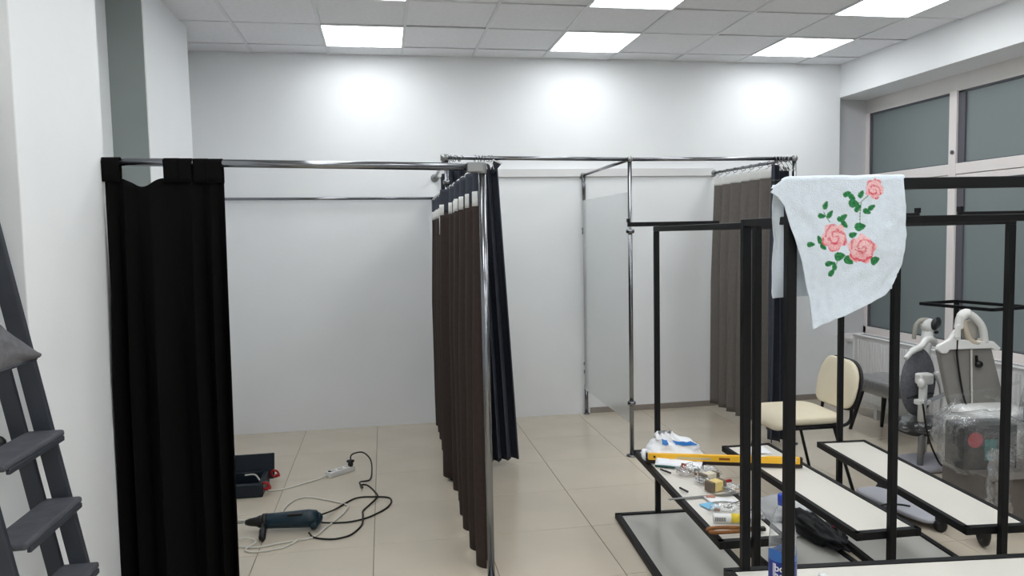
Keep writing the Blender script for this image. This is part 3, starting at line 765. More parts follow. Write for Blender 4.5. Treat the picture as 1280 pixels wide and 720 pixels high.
# marker pens
for (a, b_, lab) in (((1.352, 3.275), (1.366, 3.215), 'small dark marker cap lying near the left shelf edge'), ((1.365, 3.56), (1.392, 3.49), 'thin black pencil lying on the shelf by the folded sheet')):
    tag(obj('pencil', MB().tube([(*a, ZS+.006), (*b_, ZS+.006)], .005, 8), M_DARKFAB, None, True), lab, 'pencil')
# metal rule sticking over the edge
tag(obj('metal_rule', MB().bar((1.245, 3.150, ZS+.003), (1.60, 3.150, ZS+.003), .018, .0025), M_STEEL), 'steel rule sticking out over the left edge of the cluttered shelf', 'ruler')
# papers, card
tag(obj('paper_slip', MB().grid(lambda u, v: Vector((1.41+.13*u, 3.07+.07*v-.02*u, ZS+.002+.006*math.sin(u*4+v))), 8, 4), M_PAPER, None, True, solid=.001), 'white paper slip lying behind the blue card', 'paper')
tag(obj('scrap', MB().box((1.435, 3.118, ZS+.012), (.04, .014, .010), Matrix.Rotation(-.4, 3, 'Z')), mat('pinkish scrap', (190, 140, 120), .6), bevel=.002), 'small pinkish scrap lying by the steel rule', 'scrap')
tag(obj('blue_card', MB().box((1.393, 3.035, ZS+.002), (.062, .072, .002), Matrix.Rotation(.25, 3, 'Z')), M_LTBLUE), 'light blue card lying on the cluttered shelf', 'card')
tag(obj('wire_clip', MB().tube(crom([(1.47, 3.02, ZS+.004), (1.52, 3.04, ZS+.006), (1.55, 3.06, ZS+.004)], 5), .0022, 5), M_BLACKRUB), 'thin dark wire clip beside the blue card', 'clip')
# sealant tube
st = thing('sealant_tube', 'white sealant tube with a yellow label near the shelf end', 'tube', (1.41, 2.84, ZS), math.atan2(-.045, .15))
obj('barrel', MB().tube([(-.085, 0, .019), (-.08, 0, .019), (.08, 0, .019), (.085, 0, .019)], [.015, .0185, .0185, .015], 16), M_WHITEPL, st, True, local=True)
obj('label_band', MB().tube([(-.012, 0, .019), (.022, 0, .019)], .0189, 16), mat('yellow label', (232, 206, 60), .4), st, True, local=True)
b = MB()
for k in range(9): b.lo((-.078+.005*k, -.0192, .011), (-.0755+.005*k, -.0175, .027))
obj('barcode', b, mat('dark label ink', (70, 70, 78), .5), st, local=True)
b = MB()
for k in range(7): b.lo((.028+.007*k, -.0192, .010), (.0315+.007*k, -.0175, .026))
obj('barcode', b, mat('grey label ink', (120, 120, 126), .5), st, local=True)
# pliers with brown grips
pl = thing('pliers', 'pair of pliers with brown grips lying over the near shelf edge', 'pliers', (1.36, 2.74, ZS))
for s in (-1, 1):
    obj('grip', MB().tube(crom([(1.255, 2.758+.012*s, ZS+.010), (1.30, 2.752+.024*s, ZS+.012), (1.38, 2.742+.018*s, ZS+.012), (1.43, 2.735+.006*s, ZS+.012)], 5), [.005]+[.0085]*13+[.007, .006], 8), M_BROWN, pl, True)
obj('jaw', MB().bar((1.425, 2.735, ZS+.012), (1.49, 2.725, ZS+.012), .024, .016), M_BLACKPL, pl, bevel=.004)

# ================================================================== BOTTLE AND SMALL CAP ON THE END RACK SHELF
BX, BY, BZ = 1.276, 2.22, .399
bt = thing('water_bottle', 'clear water bottle with a dark blue label and blue cap on the front shelf', 'bottle', (BX, BY, BZ))
prof = [(.030, 0), (.041, .006), (.044, .02), (.0442, .06), (.042, .075), (.0442, .09), (.0442, .175), (.0435, .20), (.041, .235), (.034, .27), (.023, .298), (.0150, .312), (.0135, .322), (.0135, .335)]
obj('body', MB().lathe(prof, (BX, BY, BZ), 32), M_PET2, bt, True)
obj('cap', MB().lathe([(.0165, .322), (.017, .326), (.017, .345), (.0155, .349)], (BX, BY, BZ), 20), M_CAPBLUE, bt, True)
obj('neck_ring', MB().lathe([(.0165, .314), (.0175, .316), (.0165, .319)], (BX, BY, BZ), 20), M_CAPBLUE, bt, True)
zl0, zl1 = .045, .178
lb = MB(); lb.grid(lambda u, v: Vector((BX+.0450*math.cos(2*PI*u), BY+.0450*math.sin(2*PI*u), BZ+zl0+(zl1-.045-zl0)*v)), 48, 6)
lab = obj('label', lb, M_LABEL, bt, True)
obj('label_wave', MB().grid(lambda u, v: Vector((BX+.0449*math.cos(2*PI*u), BY+.0449*math.sin(2*PI*u), BZ+zl1-.047+(.030+.012*math.sin(2*PI*u*2+.8))*v)), 48, 4), M_LABEL2, lab, True)
obj('label_stripe', MB().grid(lambda u, v: Vector((BX+.0453*math.cos(3.45+.25*u), BY+.0453*math.sin(3.45+.25*u), BZ+.065+.062*v)), 5, 3), mat('lilac label stripe', (196, 190, 220), .4), lab, True)
def wrap_text(txt, size, a_mid, z, parent, r=.0456):
    cu = bpy.data.curves.new('lettering', 'FONT'); cu.body = txt; cu.size = size; cu.extrude = .0; cu.align_x = 'CENTER'; cu.offset = .0006
    to_ = bpy.data.objects.new('tmp_text', cu); COL.objects.link(to_)
    dg = bpy.context.evaluated_depsgraph_get(); me = bpy.data.meshes.new_from_object(to_.evaluated_get(dg))
    bpy.data.objects.remove(to_, do_unlink=True)
    mb = MB(); mb.v = []
    for v in me.vertices:
        a = a_mid+v.co.x/r
        mb.v.append((BX+r*math.cos(a), BY+r*math.sin(a), BZ+z+v.co.y))
    mb.f = [tuple(p.vertices) for p in me.polygons]
    obj('lettering', mb, mat('white print', (240, 240, 244), .5), parent)
face = math.atan2(-BY, -BX)
wrap_text('bon', .034, face-.02, .102, lab); wrap_text('aqua', .034, face+.13, .078, lab)
bc = thing('white_cap_bottle', 'small white screw cap of a bottle on the front shelf, right of the water bottle', 'bottle', (1.375, 2.14, BZ))
obj('body', MB().lathe([(.022, 0), (.026, .004), (.026, .055), (.014, .07)], (1.375, 2.14, BZ), 20), M_WHITEPL, bc, True)
obj('cap', MB().lathe([(.0165, .066), (.0165, .10), (.014, .104)], (1.375, 2.14, BZ), 20), M_WHITEPL, bc, True)

# ================================================================== THINGS ON RACK 2's BASE TRAY, FLOOR BITS
wb = thing('carrier_bag', 'white plastic bag under the middle rack behind the blue bottle cap', 'bag', (2.13, 3.72, .025))
mb = blob((2.14, 3.73, .078), (.17, .10, .06), 31, .3)
obj('sack', mb, M_BAG, wb, True)
obj('paper', MB().box((2.02, 3.56, .030), (.16, .22, .004), Euler((0, .03, .3)).to_matrix()), M_PAPER, wb)
jk = thing('jacket', 'black jacket lying in a heap on the middle rack base, pink thread on it', 'jacket', (2.2, 3.45, .025))
obj('cloth', blob((2.165, 3.47, .062), (.075, .25, .046), 40, .4, 2.8, 36, 24), mat('black jacket nylon', (17, 19, 25), .55, bump=.2, bscale=40), jk, True)
obj('thread', MB().tube(crom([Vector((2.232, 3.372, .098))+Vector(q) for q in ((-.012, .01, 0), (.0, -.008, .012), (.008, .008, .006), (-.004, .014, .016), (.014, -.01, .006))], 5), .0045, 6), M_PINK, jk, True)
obj('cuff', blob((2.235, 3.40, .06), (.045, .09, .038), 44, .3, 2.6, 20, 14), MATS['black jacket nylon'], jk, True)
tag(obj('red_clip', MB().box((2.135, 4.40, .009), (.07, .02, .016), Matrix.Rotation(.2, 3, 'Z')), M_RED, bevel=.003), 'red plastic clip on the floor behind the cluttered shelf', 'clip')

tag(obj('paper_sheet', MB().grid(lambda u, v: Vector((1.945+.12*u+.01*v, 3.70+.13*v, .398+.004*math.sin(u*5+v*4)+.004)), 10, 6), M_PAPER, None, True, solid=.001), 'white paper sheet lying on the far end of the middle rack shelf', 'paper')
# ================================================================== DRILL, CABLES, POWER STRIP, CASE (left booth floor)
dr = thing('rotary_hammer', 'dark teal corded rotary hammer drill lying on the floor tiles', 'drill', (-.6, 4.2, 0))
A_, B_ = Vector((-.80, 4.215, .062)), Vector((-.41, 4.20, .062))
dv = (B_-A_).normalized()
obj('housing', MB().tube([A_+dv*.10, A_+dv*.12, A_+dv*.26, A_+dv*.34, A_+dv*.385, A_+dv*.40], [.036, .041, .046, .050, .043, .024], 20), M_TEAL, dr, True)
obj('chuck', MB().tube([A_+dv*.0, A_+dv*.02, A_+dv*.06, A_+dv*.075, A_+dv*.105], [.013, .020, .026, .034, .036], 16), M_BLACKPL, dr, True)
obj('bit', MB().tube([A_-dv*.045, A_+dv*.01], .005, 8), M_STEEL, dr, True)
obj('clamp_ring', MB().tube([A_+dv*.092, A_+dv*.118], .043, 18), M_BLACKPL, dr, True)
obj('side_grip', MB().tube(crom([A_+dv*.10+Vector((0, -.03, 0)), A_+dv*.105+Vector((0, -.09, -.025)), A_+dv*.11+Vector((0, -.15, -.038))], 5), [.012]*4+[.019]*6+[.016], 10), M_BLACKPL, dr, True)
obj('handle', MB().tube(crom([B_+Vector((-.10, .02, .0)), B_+Vector((-.03, .05, .0)), B_+Vector((.005, .03, -.012)), B_+Vector((-.02, -.05, -.03))], 5), .022, 10), M_TEAL, dr, True)
obj('grille', MB().box(A_+dv*.27+Vector((0, -.03, .038)), (.08, .02, .012), Matrix.Rotation(-.04, 3, 'Z')), M_BLACKPL, dr, bevel=.003)
zc = .006
cord = [(-.43, 4.25, .05), (-.34, 4.44, .012), (-.22, 4.63, zc), (-.10, 4.63, zc), (-.02, 4.60, zc), (.0, 4.53, zc), (-.02, 4.44, zc), (-.07, 4.36, zc), (-.15, 4.28, zc), (-.24, 4.245, zc), (-.33, 4.25, zc), (-.42, 4.215, .03)]
cord1 = [(-.45, 4.10, .02), (-.42, 4.06, zc), (-.34, 4.02, zc), (-.28, 4.02, zc), (-.22, 4.06, zc), (-.17, 4.18, zc), (-.165, 4.30, zc+.008), (-.168, 4.40, zc), (-.13, 4.50, zc), (-.085, 4.60, zc+.01), (-.10, 4.72, zc), (-.15, 4.86, zc), (-.19, 4.88, zc), (-.18, 4.80, zc+.01), (-.20, 4.90, zc+.012), (-.14, 4.97, zc), (-.125, 5.06, .03), (-.135, 5.20, .075), (-.19, 5.255, .115), (-.262, 5.235, .11), (-.272, 5.20, .075)]
cord_tail = [(-.40, 4.22, .03), (-.3, 4.235, zc), (-.19, 4.255, zc), (-.10, 4.31, zc), (-.035, 4.42, zc), (-.005, 4.52, zc)]
obj('cord', MB().tube(crom(cord, 8), .0052, 8), M_BLACKRUB, dr, True)
obj('cord', MB().tube(crom(cord1, 8), .0052, 8), M_BLACKRUB, dr, True)
pg = obj('plug', MB().tube([(-.272, 5.205, .038), (-.272, 5.203, .062), (-.272, 5.202, .085)], [.017, .019, .009], 12), M_BLACKPL, dr, True)
for s in (-1, 1): obj('plug_wing', MB().ell((-.272+s*.016, 5.203, .074), (.012, .010, .010), 8, 6), M_BLACKPL, pg, True)
ps = thing('power_strip', 'white power strip with a long white lead on the floor tiles', 'power strip', (-.34, 5.165, 0), math.atan2(.115, .14))
obj('body', MB().lo((-.105, -.028, 0), (.105, .028, .038)), M_WHITEPL, ps, local=True, bevel=.006)
for k in range(3):
    s_ = obj('socket', MB().lathe([(.021, 0), (.021, .003), (.018, .003)], (-.06+.06*k, 0, .038), 18), mat('socket greyish white', (205, 205, 203), .5), ps, True, local=True)  # socket discs in a slightly greyer white than the body
    if k < 2: obj('hole', MB().lathe([(.004, 0), (.004, .0006)], (-.068+.06*k, 0, .041), 8).lathe([(.004, 0), (.004, .0006)], (-.052+.06*k, 0, .041), 8), M_BLACKPL, s_, local=True)
    if k == 0: obj('switch', MB().box((-.088, 0, .040), (.014, .024, .006)), M_BLACKPL, ps, local=True, bevel=.001)
lead = [(-.425, 5.095, .02), (-.48, 5.06, .008), (-.60, 4.97, zc), (-.72, 4.90, zc), (-.80, 4.92, .01), (-.85, 4.99, .06), (-.88, 5.0, .088), (-.93, 4.96, .10)]
obj('lead', MB().tube(crom(lead, 8), .0055, 8), M_WHITECAB, ps, True)
lead2 = [(-1.02, 4.60, .012), (-.92, 4.44, zc), (-.70, 4.36, zc), (-.655, 4.42, zc), (-.62, 4.62, zc), (-.54, 4.72, zc), (-.42, 4.66, zc), (-.30, 4.56, zc), (-.26, 4.50, zc), (-.27, 4.42, zc), (-.31, 4.31, zc), (-.37, 4.18, zc), (-.42, 4.07, zc), (-.50, 4.04, zc), (-.60, 4.02, zc), (-.70, 3.99, zc), (-.80, 4.02, zc), (-.85, 4.03, zc), (-.95, 4.05, zc)]
ec = tag(obj('extension_lead', MB().tube(crom(lead2, 8), .0052, 8), M_WHITECAB, None, True), 'loose white cable looping under and around the drill', 'cable')
lead3 = [(-1.0, 4.10, zc), (-.86, 4.12, zc+.008), (-.76, 4.10, zc+.008), (-.72, 4.04, zc+.010), (-.76, 3.97, zc+.002), (-.70, 3.93, zc), (-.58, 3.955, zc), (-.53, 4.0, zc), (-.50, 4.03, zc+.010)]
tag(obj('thin_cable', MB().tube(crom(lead3, 8), .0042, 8), M_WHITECAB, None, True), 'thin pale cable coil below the drill chuck', 'cable')
cs = thing('tool_case', 'dark navy tool case with red latches lying open beside the black curtain', 'case', (-.95, 4.93, 0))
b = MB()
b.lo((-1.16, 4.80, 0), (-.80, 4.83, .085)); b.lo((-1.16, 4.80, 0), (-.80, 5.10, .012)); b.lo((-.83, 4.80, 0), (-.80, 5.10, .085)); b.lo((-1.16, 4.80, 0), (-1.13, 5.10, .085)); b.lo((-1.16, 5.07, 0), (-.80, 5.10, .085))
obj('tray', b, M_CASE, cs, bevel=.006)
Rl = Matrix.Rotation(.30, 3, 'X')
obj('lid', MB().box((-.97, 5.135, .10), (.40, .022, .17), Matrix.Rotation(-.22, 3, 'X')), M_CASE, cs, bevel=.006)
for (x, y, z) in ((-.785, 4.835, .06), (-.765, 5.10, .055)):
    la = obj('latch', MB().torus((x, y, z), .024, .0075, (.2, 1, .2), 14, 6), M_RED, cs, True)
    obj('latch_tab', MB().box((x+.018, y, z-.012), (.03, .03, .016)), M_RED, la, bevel=.003)

# ================================================================== LADDER (leaning in the recess before the pier)
ld = thing('step_ladder', 'dark grey folded stepladder with scuffed treads leaning at the left', 'ladder', (-1.0, 2.38, 0))
def rail_pt(z, off=0.0): return -.868-.178*z+off           # x of the stile's front edge at height z
YR, YL = 2.60, 2.19
for y in (YR, YL):
    obj('stile', MB().bar((rail_pt(0)-.052, y, 0), (rail_pt(2.15)-.052, y, 2.15), .022, .056, (1, 0, .17)), M_LADDER, ld, bevel=.004)
for y in (YR-.02, YL+.03):
    obj('rear_leg', MB().bar((rail_pt(0)-.118, y, 0), (rail_pt(1.97)-.118, y, 1.97), .020, .050, (1, 0, .17)), M_LADDER, ld, bevel=.004)
for k in range(5):
    z = .123+.2245*k
    xf = rail_pt(z)+.012
    tr = obj('tread', MB().lo((xf-.115, YL+.012, z-.022), (xf, YR-.005, z)), M_TREAD, ld, bevel=.008)
    obj('tread_lip', MB().lo((xf-.008, YL+.03, z-.034), (xf+.004, YR-.02, z-.018)), M_LADDER, tr, bevel=.003)
bb = thing('cloth_bag', 'grey cloth bag slung on the ladder above the topmost tread in view', 'bag', (-1.1, 2.4, 1.25))
def bagf(u, v):
    y = 2.02+.46*u; top = 1.60-.31*u; botz = 1.262+.012*u
    z = top+(botz-top)*v
    x = rail_pt(z)+.028+.018*math.sin(PI*v)+.008*nz(u*6, v*5, 3)
    return Vector((x, y, z))
obj('front', MB().grid(bagf, 24, 16), M_GREYBAG, bb, True, solid=.010)
obj('seam', MB().tube([bagf(u/12, .97)+Vector((.006, 0, -.004)) for u in range(13)], .004, 6), M_LADDER, bb, True)
tag(obj('rubber_knob', MB().ell((-1.20, 2.50, 1.005), (.03, .03, .03), 12, 8), M_BLACKPL, None, True), 'black rubber knob at the left edge behind the ladder tread', 'knob')

# ================================================================== CREAM CHAIR
ch = thing('visitor_chair', 'cream vinyl visitor chair with black tube frame beyond the racks', 'chair', (2.55, 4.30, 0), math.radians(178))
# local: +x is the way the chair faces
def cush(c, d, n=16, bow=0.0, axis='z', pw=5):
    return c, d
mb = MB()
def superell(c, r, p=4, n=28, m=14, R=None, fn=None):
    vs = []; fs = []
    sg = lambda v, e_: math.copysign(abs(v)**e_, v)
    for i in range(m+1):
        th = -PI/2+PI*i/m
        for k in range(n):
            a = 2*PI*k/n
            q = Vector((r[0]*sg(math.cos(th), .35)*sg(math.cos(a), 2/p), r[1]*sg(math.cos(th), .35)*sg(math.sin(a), 2/p), r[2]*sg(math.sin(th), .6)))
            if fn: q = fn(q)
            if R is not None: q = R @ q
            vs.append(Vector(c)+q)
    for i in range(m):
        for k in range(n): fs.append((i*n+k, i*n+(k+1) % n, (i+1)*n+(k+1) % n, (i+1)*n+k))
    o = MB(); o.add(vs, fs); return o
obj('seat', superell((.0, 0, .455), (.215, .235, .032), 5, fn=lambda q: Vector((q.x, q.y, q.z-.9*max(0, q.x-.12)**1.5*2.2))), M_CREAM, ch, True, local=True)
obj('seat_shell', superell((-.005, 0, .425), (.205, .225, .014), 5), M_BLACKPL, ch, True, local=True)
Rb = Matrix.Rotation(-.22, 3, 'Y')
obj('backrest', superell((-.268, 0, .650), (.022, .215, .155), 3, R=Rb, fn=lambda q: Vector((q.x-.5*q.y*q.y+.0, q.y*(1-.25*max(0, q.z/.155)**2), q.z))), M_CREAM, ch, True, local=True)
obj('back_shell', superell((-.294, 0, .645), (.014, .22, .162), 3, R=Rb, fn=lambda q: Vector((q.x-.5*q.y*q.y, q.y*(1-.25*max(0, q.z/.155)**2), q.z))), M_BLACKPL, ch, True, local=True)
for s in (-1, 1):
    obj('leg', MB().tube([(.20, s*.255, .0), (.13, s*.225, .42), (.10, s*.215, .425)], .0105, 8), M_BLACKSTEEL, ch, True, local=True)
    obj('leg', MB().tube([(-.25, s*.255, .0), (-.13, s*.225, .42), (-.10, s*.215, .425)], .0105, 8), M_BLACKSTEEL, ch, True, local=True)
    obj('back_strut', MB().tube(crom([(-.05, s*.17, .42), (-.20, s*.17, .40), (-.275, s*.165, .43), (-.285, s*.16, .52), (-.29, s*.15, .62)], 6), .0105, 8), M_BLACKSTEEL, ch, True, local=True)
    obj('side_rail', MB().tube([(.14, s*.225, .415), (-.14, s*.225, .415)], .0105, 8), M_BLACKSTEEL, ch, True, local=True)

# ================================================================== RADIATOR
rd = thing('radiator', 'white panel radiator under the frosted window', 'radiator', (4.08, 5.0, .09))
XRAD = 4.03; ya, yb2 = 4.1, 5.87
obj('panel', MB().lo((XRAD+.012, ya, .095), (XRAD+.03, yb2, .69)), M_RADIATOR, rd)
obj('panel', MB().lo((XRAD+.085, ya, .095), (XRAD+.10, yb2, .69)), M_RADIATOR, rd)
n = int((yb2-ya-.06)/.034)
fb = MB()
for k in range(n):
    y = ya+.03+.034*k
    fb.prism([(0, 0), (.024, 0), (.019, .012), (.005, .012)], (XRAD+.012, y, .135), (0, 1, 0), (-1, 0, 0), (0, 0, .52))
ribs = obj('rib', fb, M_RADIATOR, rd); ribs['kind'] = 'stuff'
gl = MB().lo((XRAD, ya, .688), (XRAD+.105, yb2, .70))
obj('top_grille', gl, M_RADIATOR, rd, bevel=.003)
sl = MB()
for k in range(int((yb2-ya-.06)/.024)): sl.lo((XRAD+.03, ya+.03+.024*k, .7), (XRAD+.08, ya+.038+.024*k, .7012))
so = obj('slot', sl, M_GASKET, rd); so['kind'] = 'stuff'
for y in (ya, yb2): obj('end_cover', MB().lo((XRAD, y-.006, .10), (XRAD+.105, y+.006, .70)), M_RADIATOR, rd, bevel=.002)
obj('bracket', MB().lo((XRAD+.03, ya+.25, 0), (XRAD+.08, ya+.29, .1)), M_RADIATOR, rd); obj('bracket', MB().lo((XRAD+.03, yb2-.29, 0), (XRAD+.08, yb2-.25, .1)), M_RADIATOR, rd)
obj('valve', MB().lathe([(.012, 0), (.014, .02), (.008, .03)], (XRAD+.05, yb2+.02, .14), 10, Matrix.Rotation(PI/2, 3, 'X')), M_STEEL, rd, True)

# ================================================================== STOOL WITH WRAPPED SEAT
sl_ = thing('wrapped_chair', 'chair with a grey film-wrapped seat and splayed black legs before the radiator', 'chair', (3.82, 5.12, 0))
obj('seat', superell((3.82, 5.12, .40), (.16, .24, .065), 6), M_SEATGREY, sl_, True)
obj('film', superell((3.82, 5.12, .40), (.166, .246, .071), 6, fn=lambda q: q*(1+.012*nz(q.x*30, q.y*30, q.z*30))), M_WRAP, sl_, True)
for sx in (-1, 1):
    for sy in (-1, 1):
        obj('leg', MB().tube([(3.82+sx*.10, 5.12+sy*.17, .35), (3.82+sx*.14, 5.12+sy*.26, 0)], [.022, .013], 8), M_BLACKPL, sl_, True)

# ================================================================== BLACK TUBE RACK BY THE WINDOW
br = thing('tube_stand', 'low black square-tube stand behind the baby chairs, by the window', 'stand', (3.8, 4.3, 0))
Q1, Q2, Q3, Q4 = Vector((3.587, 4.494, 1.1)), Vector((3.915, 4.553, 1.1)), Vector((3.69, 4.0, 1.1)), Vector((4.02, 4.06, 1.1))
for a, b_ in ((Q1, Q2), (Q3, Q4), (Q1, Q3), (Q2, Q4)):
    obj('top_bar', MB().bar(a, b_, .020, .020), M_BLACKSTEEL, br, bevel=.001, seg=1)
for q in (Q2, Q4):
    obj('leg', MB().bar((q.x, q.y, 0), q, .024, .024, (1, 0, 0)), M_BLACKSTEEL, br, bevel=.001, seg=1)
obj('base_bar', MB().bar((3.58, 4.47, .012), (4.03, 4.553, .012), .024, .024), M_BLACKSTEEL, br); obj('base_bar', MB().bar((3.69, 4.0, .012), (4.03, 4.06, .012), .024, .024), M_BLACKSTEEL, br)

# ================================================================== BABY CHAIRS
# -- left one: round melange seat back on a white post
h1 = thing('baby_high_chair', 'baby chair with round grey melange back and white shoulder bar, left of the two', 'baby chair', (3.545, 4.45, 0))
V = lambda x, y, z: Vector((x, y, z))
ax1 = Vector((.95, .30, 0)).normalized(); nx1 = Vector((-ax1.y, ax1.x, 0))*-1   # across and facing vectors
C1 = V(3.545, 4.45, .575)
def loc1(a, f_, z): return C1+ax1*a+nx1*f_+Vector((0, 0, z))
mb = MB().ell((0, 0, 0), (.175, .05, .235), 28, 16, fn=lambda d: 1-.10*max(0, d.z)*abs(d.x))
mb.v = [tuple(loc1(v[0], v[1], v[2])) for v in mb.v]
obj('seat_back', mb, M_MELANGE, h1, True)
obj('back_crease', MB().tube([loc1(a/10*.142, .052*math.sqrt(max(0, 1-(a/10)**2*.9))+.0, -.075-.02*(a/10)**2) for a in range(-10, 11)], .006, 6), M_DARKFAB, h1, True)
obj('shoulder_bar', MB().tube(crom([loc1(-.165, .02, .175), loc1(-.10, .03, .225), loc1(-.03, .035, .245), loc1(.04, .03, .285), loc1(.12, .02, .275), loc1(.16, .01, .24)], 7), [.016]*6+[.022]*24+[.02]*6, 10), M_WHITEPL, h1, True)
pst = obj('post', MB().tube([loc1(-.115, .10, -.58), loc1(-.10, .10, -.20)], .020, 12), M_GREYMETAL, h1, True)
obj('sleeve', MB().tube([loc1(-.105, .10, -.24), loc1(-.09, .10, .06)], .026, 12), M_WHITEPL, h1, True)
obj('clamp', MB().box(loc1(-.085, .10, .045), (.10, .07, .075)), M_WHITEPL, h1, bevel=.016, seg=3)
obj('knob', MB().lathe([(.03, 0), (.03, .02), (.02, .026)], loc1(-.13, .12, .02), 14, Matrix.Rotation(-PI/2, 3, 'Y')), M_WHITEPL, h1, True)
obj('cross_strap', MB().bar(loc1(-.13, .135, -.105), loc1(.14, .10, -.085), .006, .028), mat('clear tape', (200, 204, 212), .2, alpha=.7), h1)
obj('collar', MB().box(loc1(-.10, .10, -.11), (.085, .065, .035)), M_WHITEPL, h1, bevel=.008)
obj('arm', MB().tube(crom([loc1(.12, .04, .06), loc1(.155, .06, -.02), loc1(.16, .08, -.13), loc1(.12, .10, -.2)], 5), .020, 10), M_WHITEPL, h1, True)
obj('seat_cushion', superell(loc1(.02, .02, -.30), (.17, .14, .05), 4), M_DARKFAB, h1, True)
obj('seat_film', blob(loc1(.02, .04, -.29), (.19, .16, .065), 51, .15, flat=False), M_WRAP, h1, True)
obj('base', superell(loc1(.05, .05, -.555), (.26, .17, .024), 5), M_LAV, h1, True)
obj('rear_leg', MB().tube([loc1(.13, -.05, -.56), loc1(.10, -.02, -.30)], .018, 10), M_GREYMETAL, h1, True)
obj('harness_cable', MB().tube(crom([loc1(-.185, .16, -.10), loc1(-.16, .18, -.30), loc1(-.10, .20, -.45), loc1(-.02, .20, -.53), loc1(.10, .20, -.535), loc1(.2, .19, -.53)], 6), .006, 6), M_BLACKRUB, h1, True)
# toy head behind it
th_ = thing('toy_head', 'white toy hub with a dark visor sticking up behind the left baby chair', 'toy', (3.76, 4.62, .86))
T0 = V(3.755, 4.62, .925)
obj('shell', MB().ell(T0, (.058, .05, .054), 20, 12, Euler((0, .5, .3)).to_matrix()), M_WHITEPL, th_, True)
obj('visor', MB().ell(T0+V(.022, -.044, .020), (.040, .024, .050), 16, 10, Euler((.1, .55, .2)).to_matrix()), mat('dark visor', (44, 44, 48), .3), th_, True)
obj('arm', MB().tube(crom([T0+V(-.01, 0, .042), T0+V(-.055, .01, .038), T0+V(-.085, .02, .0), T0+V(-.09, .03, -.09)], 6), [.018]*8+[.015]*5+[.014]*6, 10), M_BEIGEPL, th_, True)
obj('lens', MB().ell(T0+V(.020, -.052, -.038), (.018, .010, .013), 12, 8), M_BLACKPL, th_, True)
obj('neck', MB().tube([T0+V(0, 0, -.03), T0+V(-.01, .01, -.15), T0+V(-.01, .03, -.95)], [.042, .036, .03], 12), M_WHITEPL, th_, True)
# -- right one: flat grey back, white bracket with a loop handle
h2 = thing('baby_high_chair', 'baby chair with a flat grey back and white loop handle, film-wrapped, right of the two', 'baby chair', (3.44, 3.95, 0))
ax2 = Vector((.97, -.10, 0)).normalized(); nx2 = Vector((ax2.y, -ax2.x, 0))
C2 = V(3.495, 4.0, 0)
def loc2(a, f_, z): return V(C2.x, C2.y, 0)+ax2*a+nx2*f_+V(0, 0, z)
poly = [(-.165, .88), (.165, .88), (.245, .50), (-.06, .48), (-.10, .60)]
obj('back_panel', MB().prism([(-.175, .875), (.165, .875), (.262, .53), (.25, .49), (-.075, .49), (-.10, .56)], loc2(0, -.02, 0), ax2, (0, 0, 1), nx2*.045), M_GREYPANEL, h2, bevel=.012, seg=3)
obj('bracket', MB().prism([(-.20, .875), (-.19, .90), (-.12, .935), (-.085, .99), (-.055, 1.0), (-.05, .93), (.10, .92), (.16, .915), (.205, .875), (.20, .86), (.165, .86), (.15, .872), (-.12, .872), (-.135, .85), (-.17, .85)], loc2(0, .02, 0), ax2, (0, 0, 1), nx2*.03), M_WHITEPL, h2, bevel=.006, seg=2)
obj('loop_handle', MB().tube(crom([loc2(-.055, .03, 1.0), loc2(-.05, .04, 1.065), loc2(-.015, .045, 1.09), loc2(.04, .045, 1.06), loc2(.09, .04, 1.0), loc2(.115, .03, .91)], 7), [.026]*8+[.03]*8+[.022]*20, 12), M_WHITEPL, h2, True)
obj('loop_lining', MB().tube(crom([loc2(-.03, .035, 1.05), loc2(-.012, .04, .98), loc2(.015, .04, .925), (loc2(.07, .035, .905)), loc2(.085, .03, .93)], 6), .016, 10), mat('cream lining', (200, 188, 170), .6), h2, True)
obj('loop_back', MB().ell(loc2(.035, .005, .98), (.06, .016, .07), 16, 10), M_BEIGEPL, h2, True)
obj('pad', MB().box(loc2(-.078, .055, .985), (.04, .02, .085)), M_WHITEPL, h2, bevel=.010, seg=3)
b = MB()
for k in range(34):
    z = .885-.0115*k
    b.ell(loc2(.025+.02*(1-z/.885)*1.6, .036, z), (.008, .006, .0062), 6, 4)
bd = obj('braided_cord', b, mat('white bead cord', (216, 214, 208), .4), h2, True); bd['kind'] = 'stuff'
obj('cable', MB().tube(crom([loc2(-.075, .05, .93), loc2(-.072, .045, .85), loc2(-.05, .04, .72), loc2(-.02, .04, .58), loc2(-.005, .05, .52)], 6), .006, 6), M_BLACKRUB, h2, True)
obj('knob', MB().ell(loc2(.075, .04, .775), (.026, .016, .022), 12, 8), M_BLACKPL, h2, True)
obj('knob_stem', MB().bar(loc2(.06, .035, .83), loc2(.066, .035, .76), .01, .012), M_BLACKPL, h2)
obj('tray', superell(loc2(.10, .12, .505), (.20, .16, .028), 4), M_WHITEPL, h2, True)
obj('seat', superell(loc2(.06, .13, .40), (.20, .17, .075), 4), M_BEIGEPL, h2, True)
for (a, f_, a2, f2) in ((-.09, .20, -.03, .23), (-.14, .13, -.13, .12), (.11, .30, .17, .36)):
    obj('leg', MB().tube([loc2(a2, f2, .0), loc2(a, f_, .42)], .022, 10), M_BEIGEPL, h2, True)
obj('foot_bar', MB().bar(loc2(-.25, .27, .02), loc2(.35, .30, .02), .05, .035), M_LAV, h2, bevel=.008)
obj('harness', MB().tube(crom([loc2(-.18, .22, .48), loc2(-.12, .28, .36), loc2(-.05, .30, .28), loc2(.0, .31, .20)], 5), .013, 8), M_DARKFAB, h2, True)
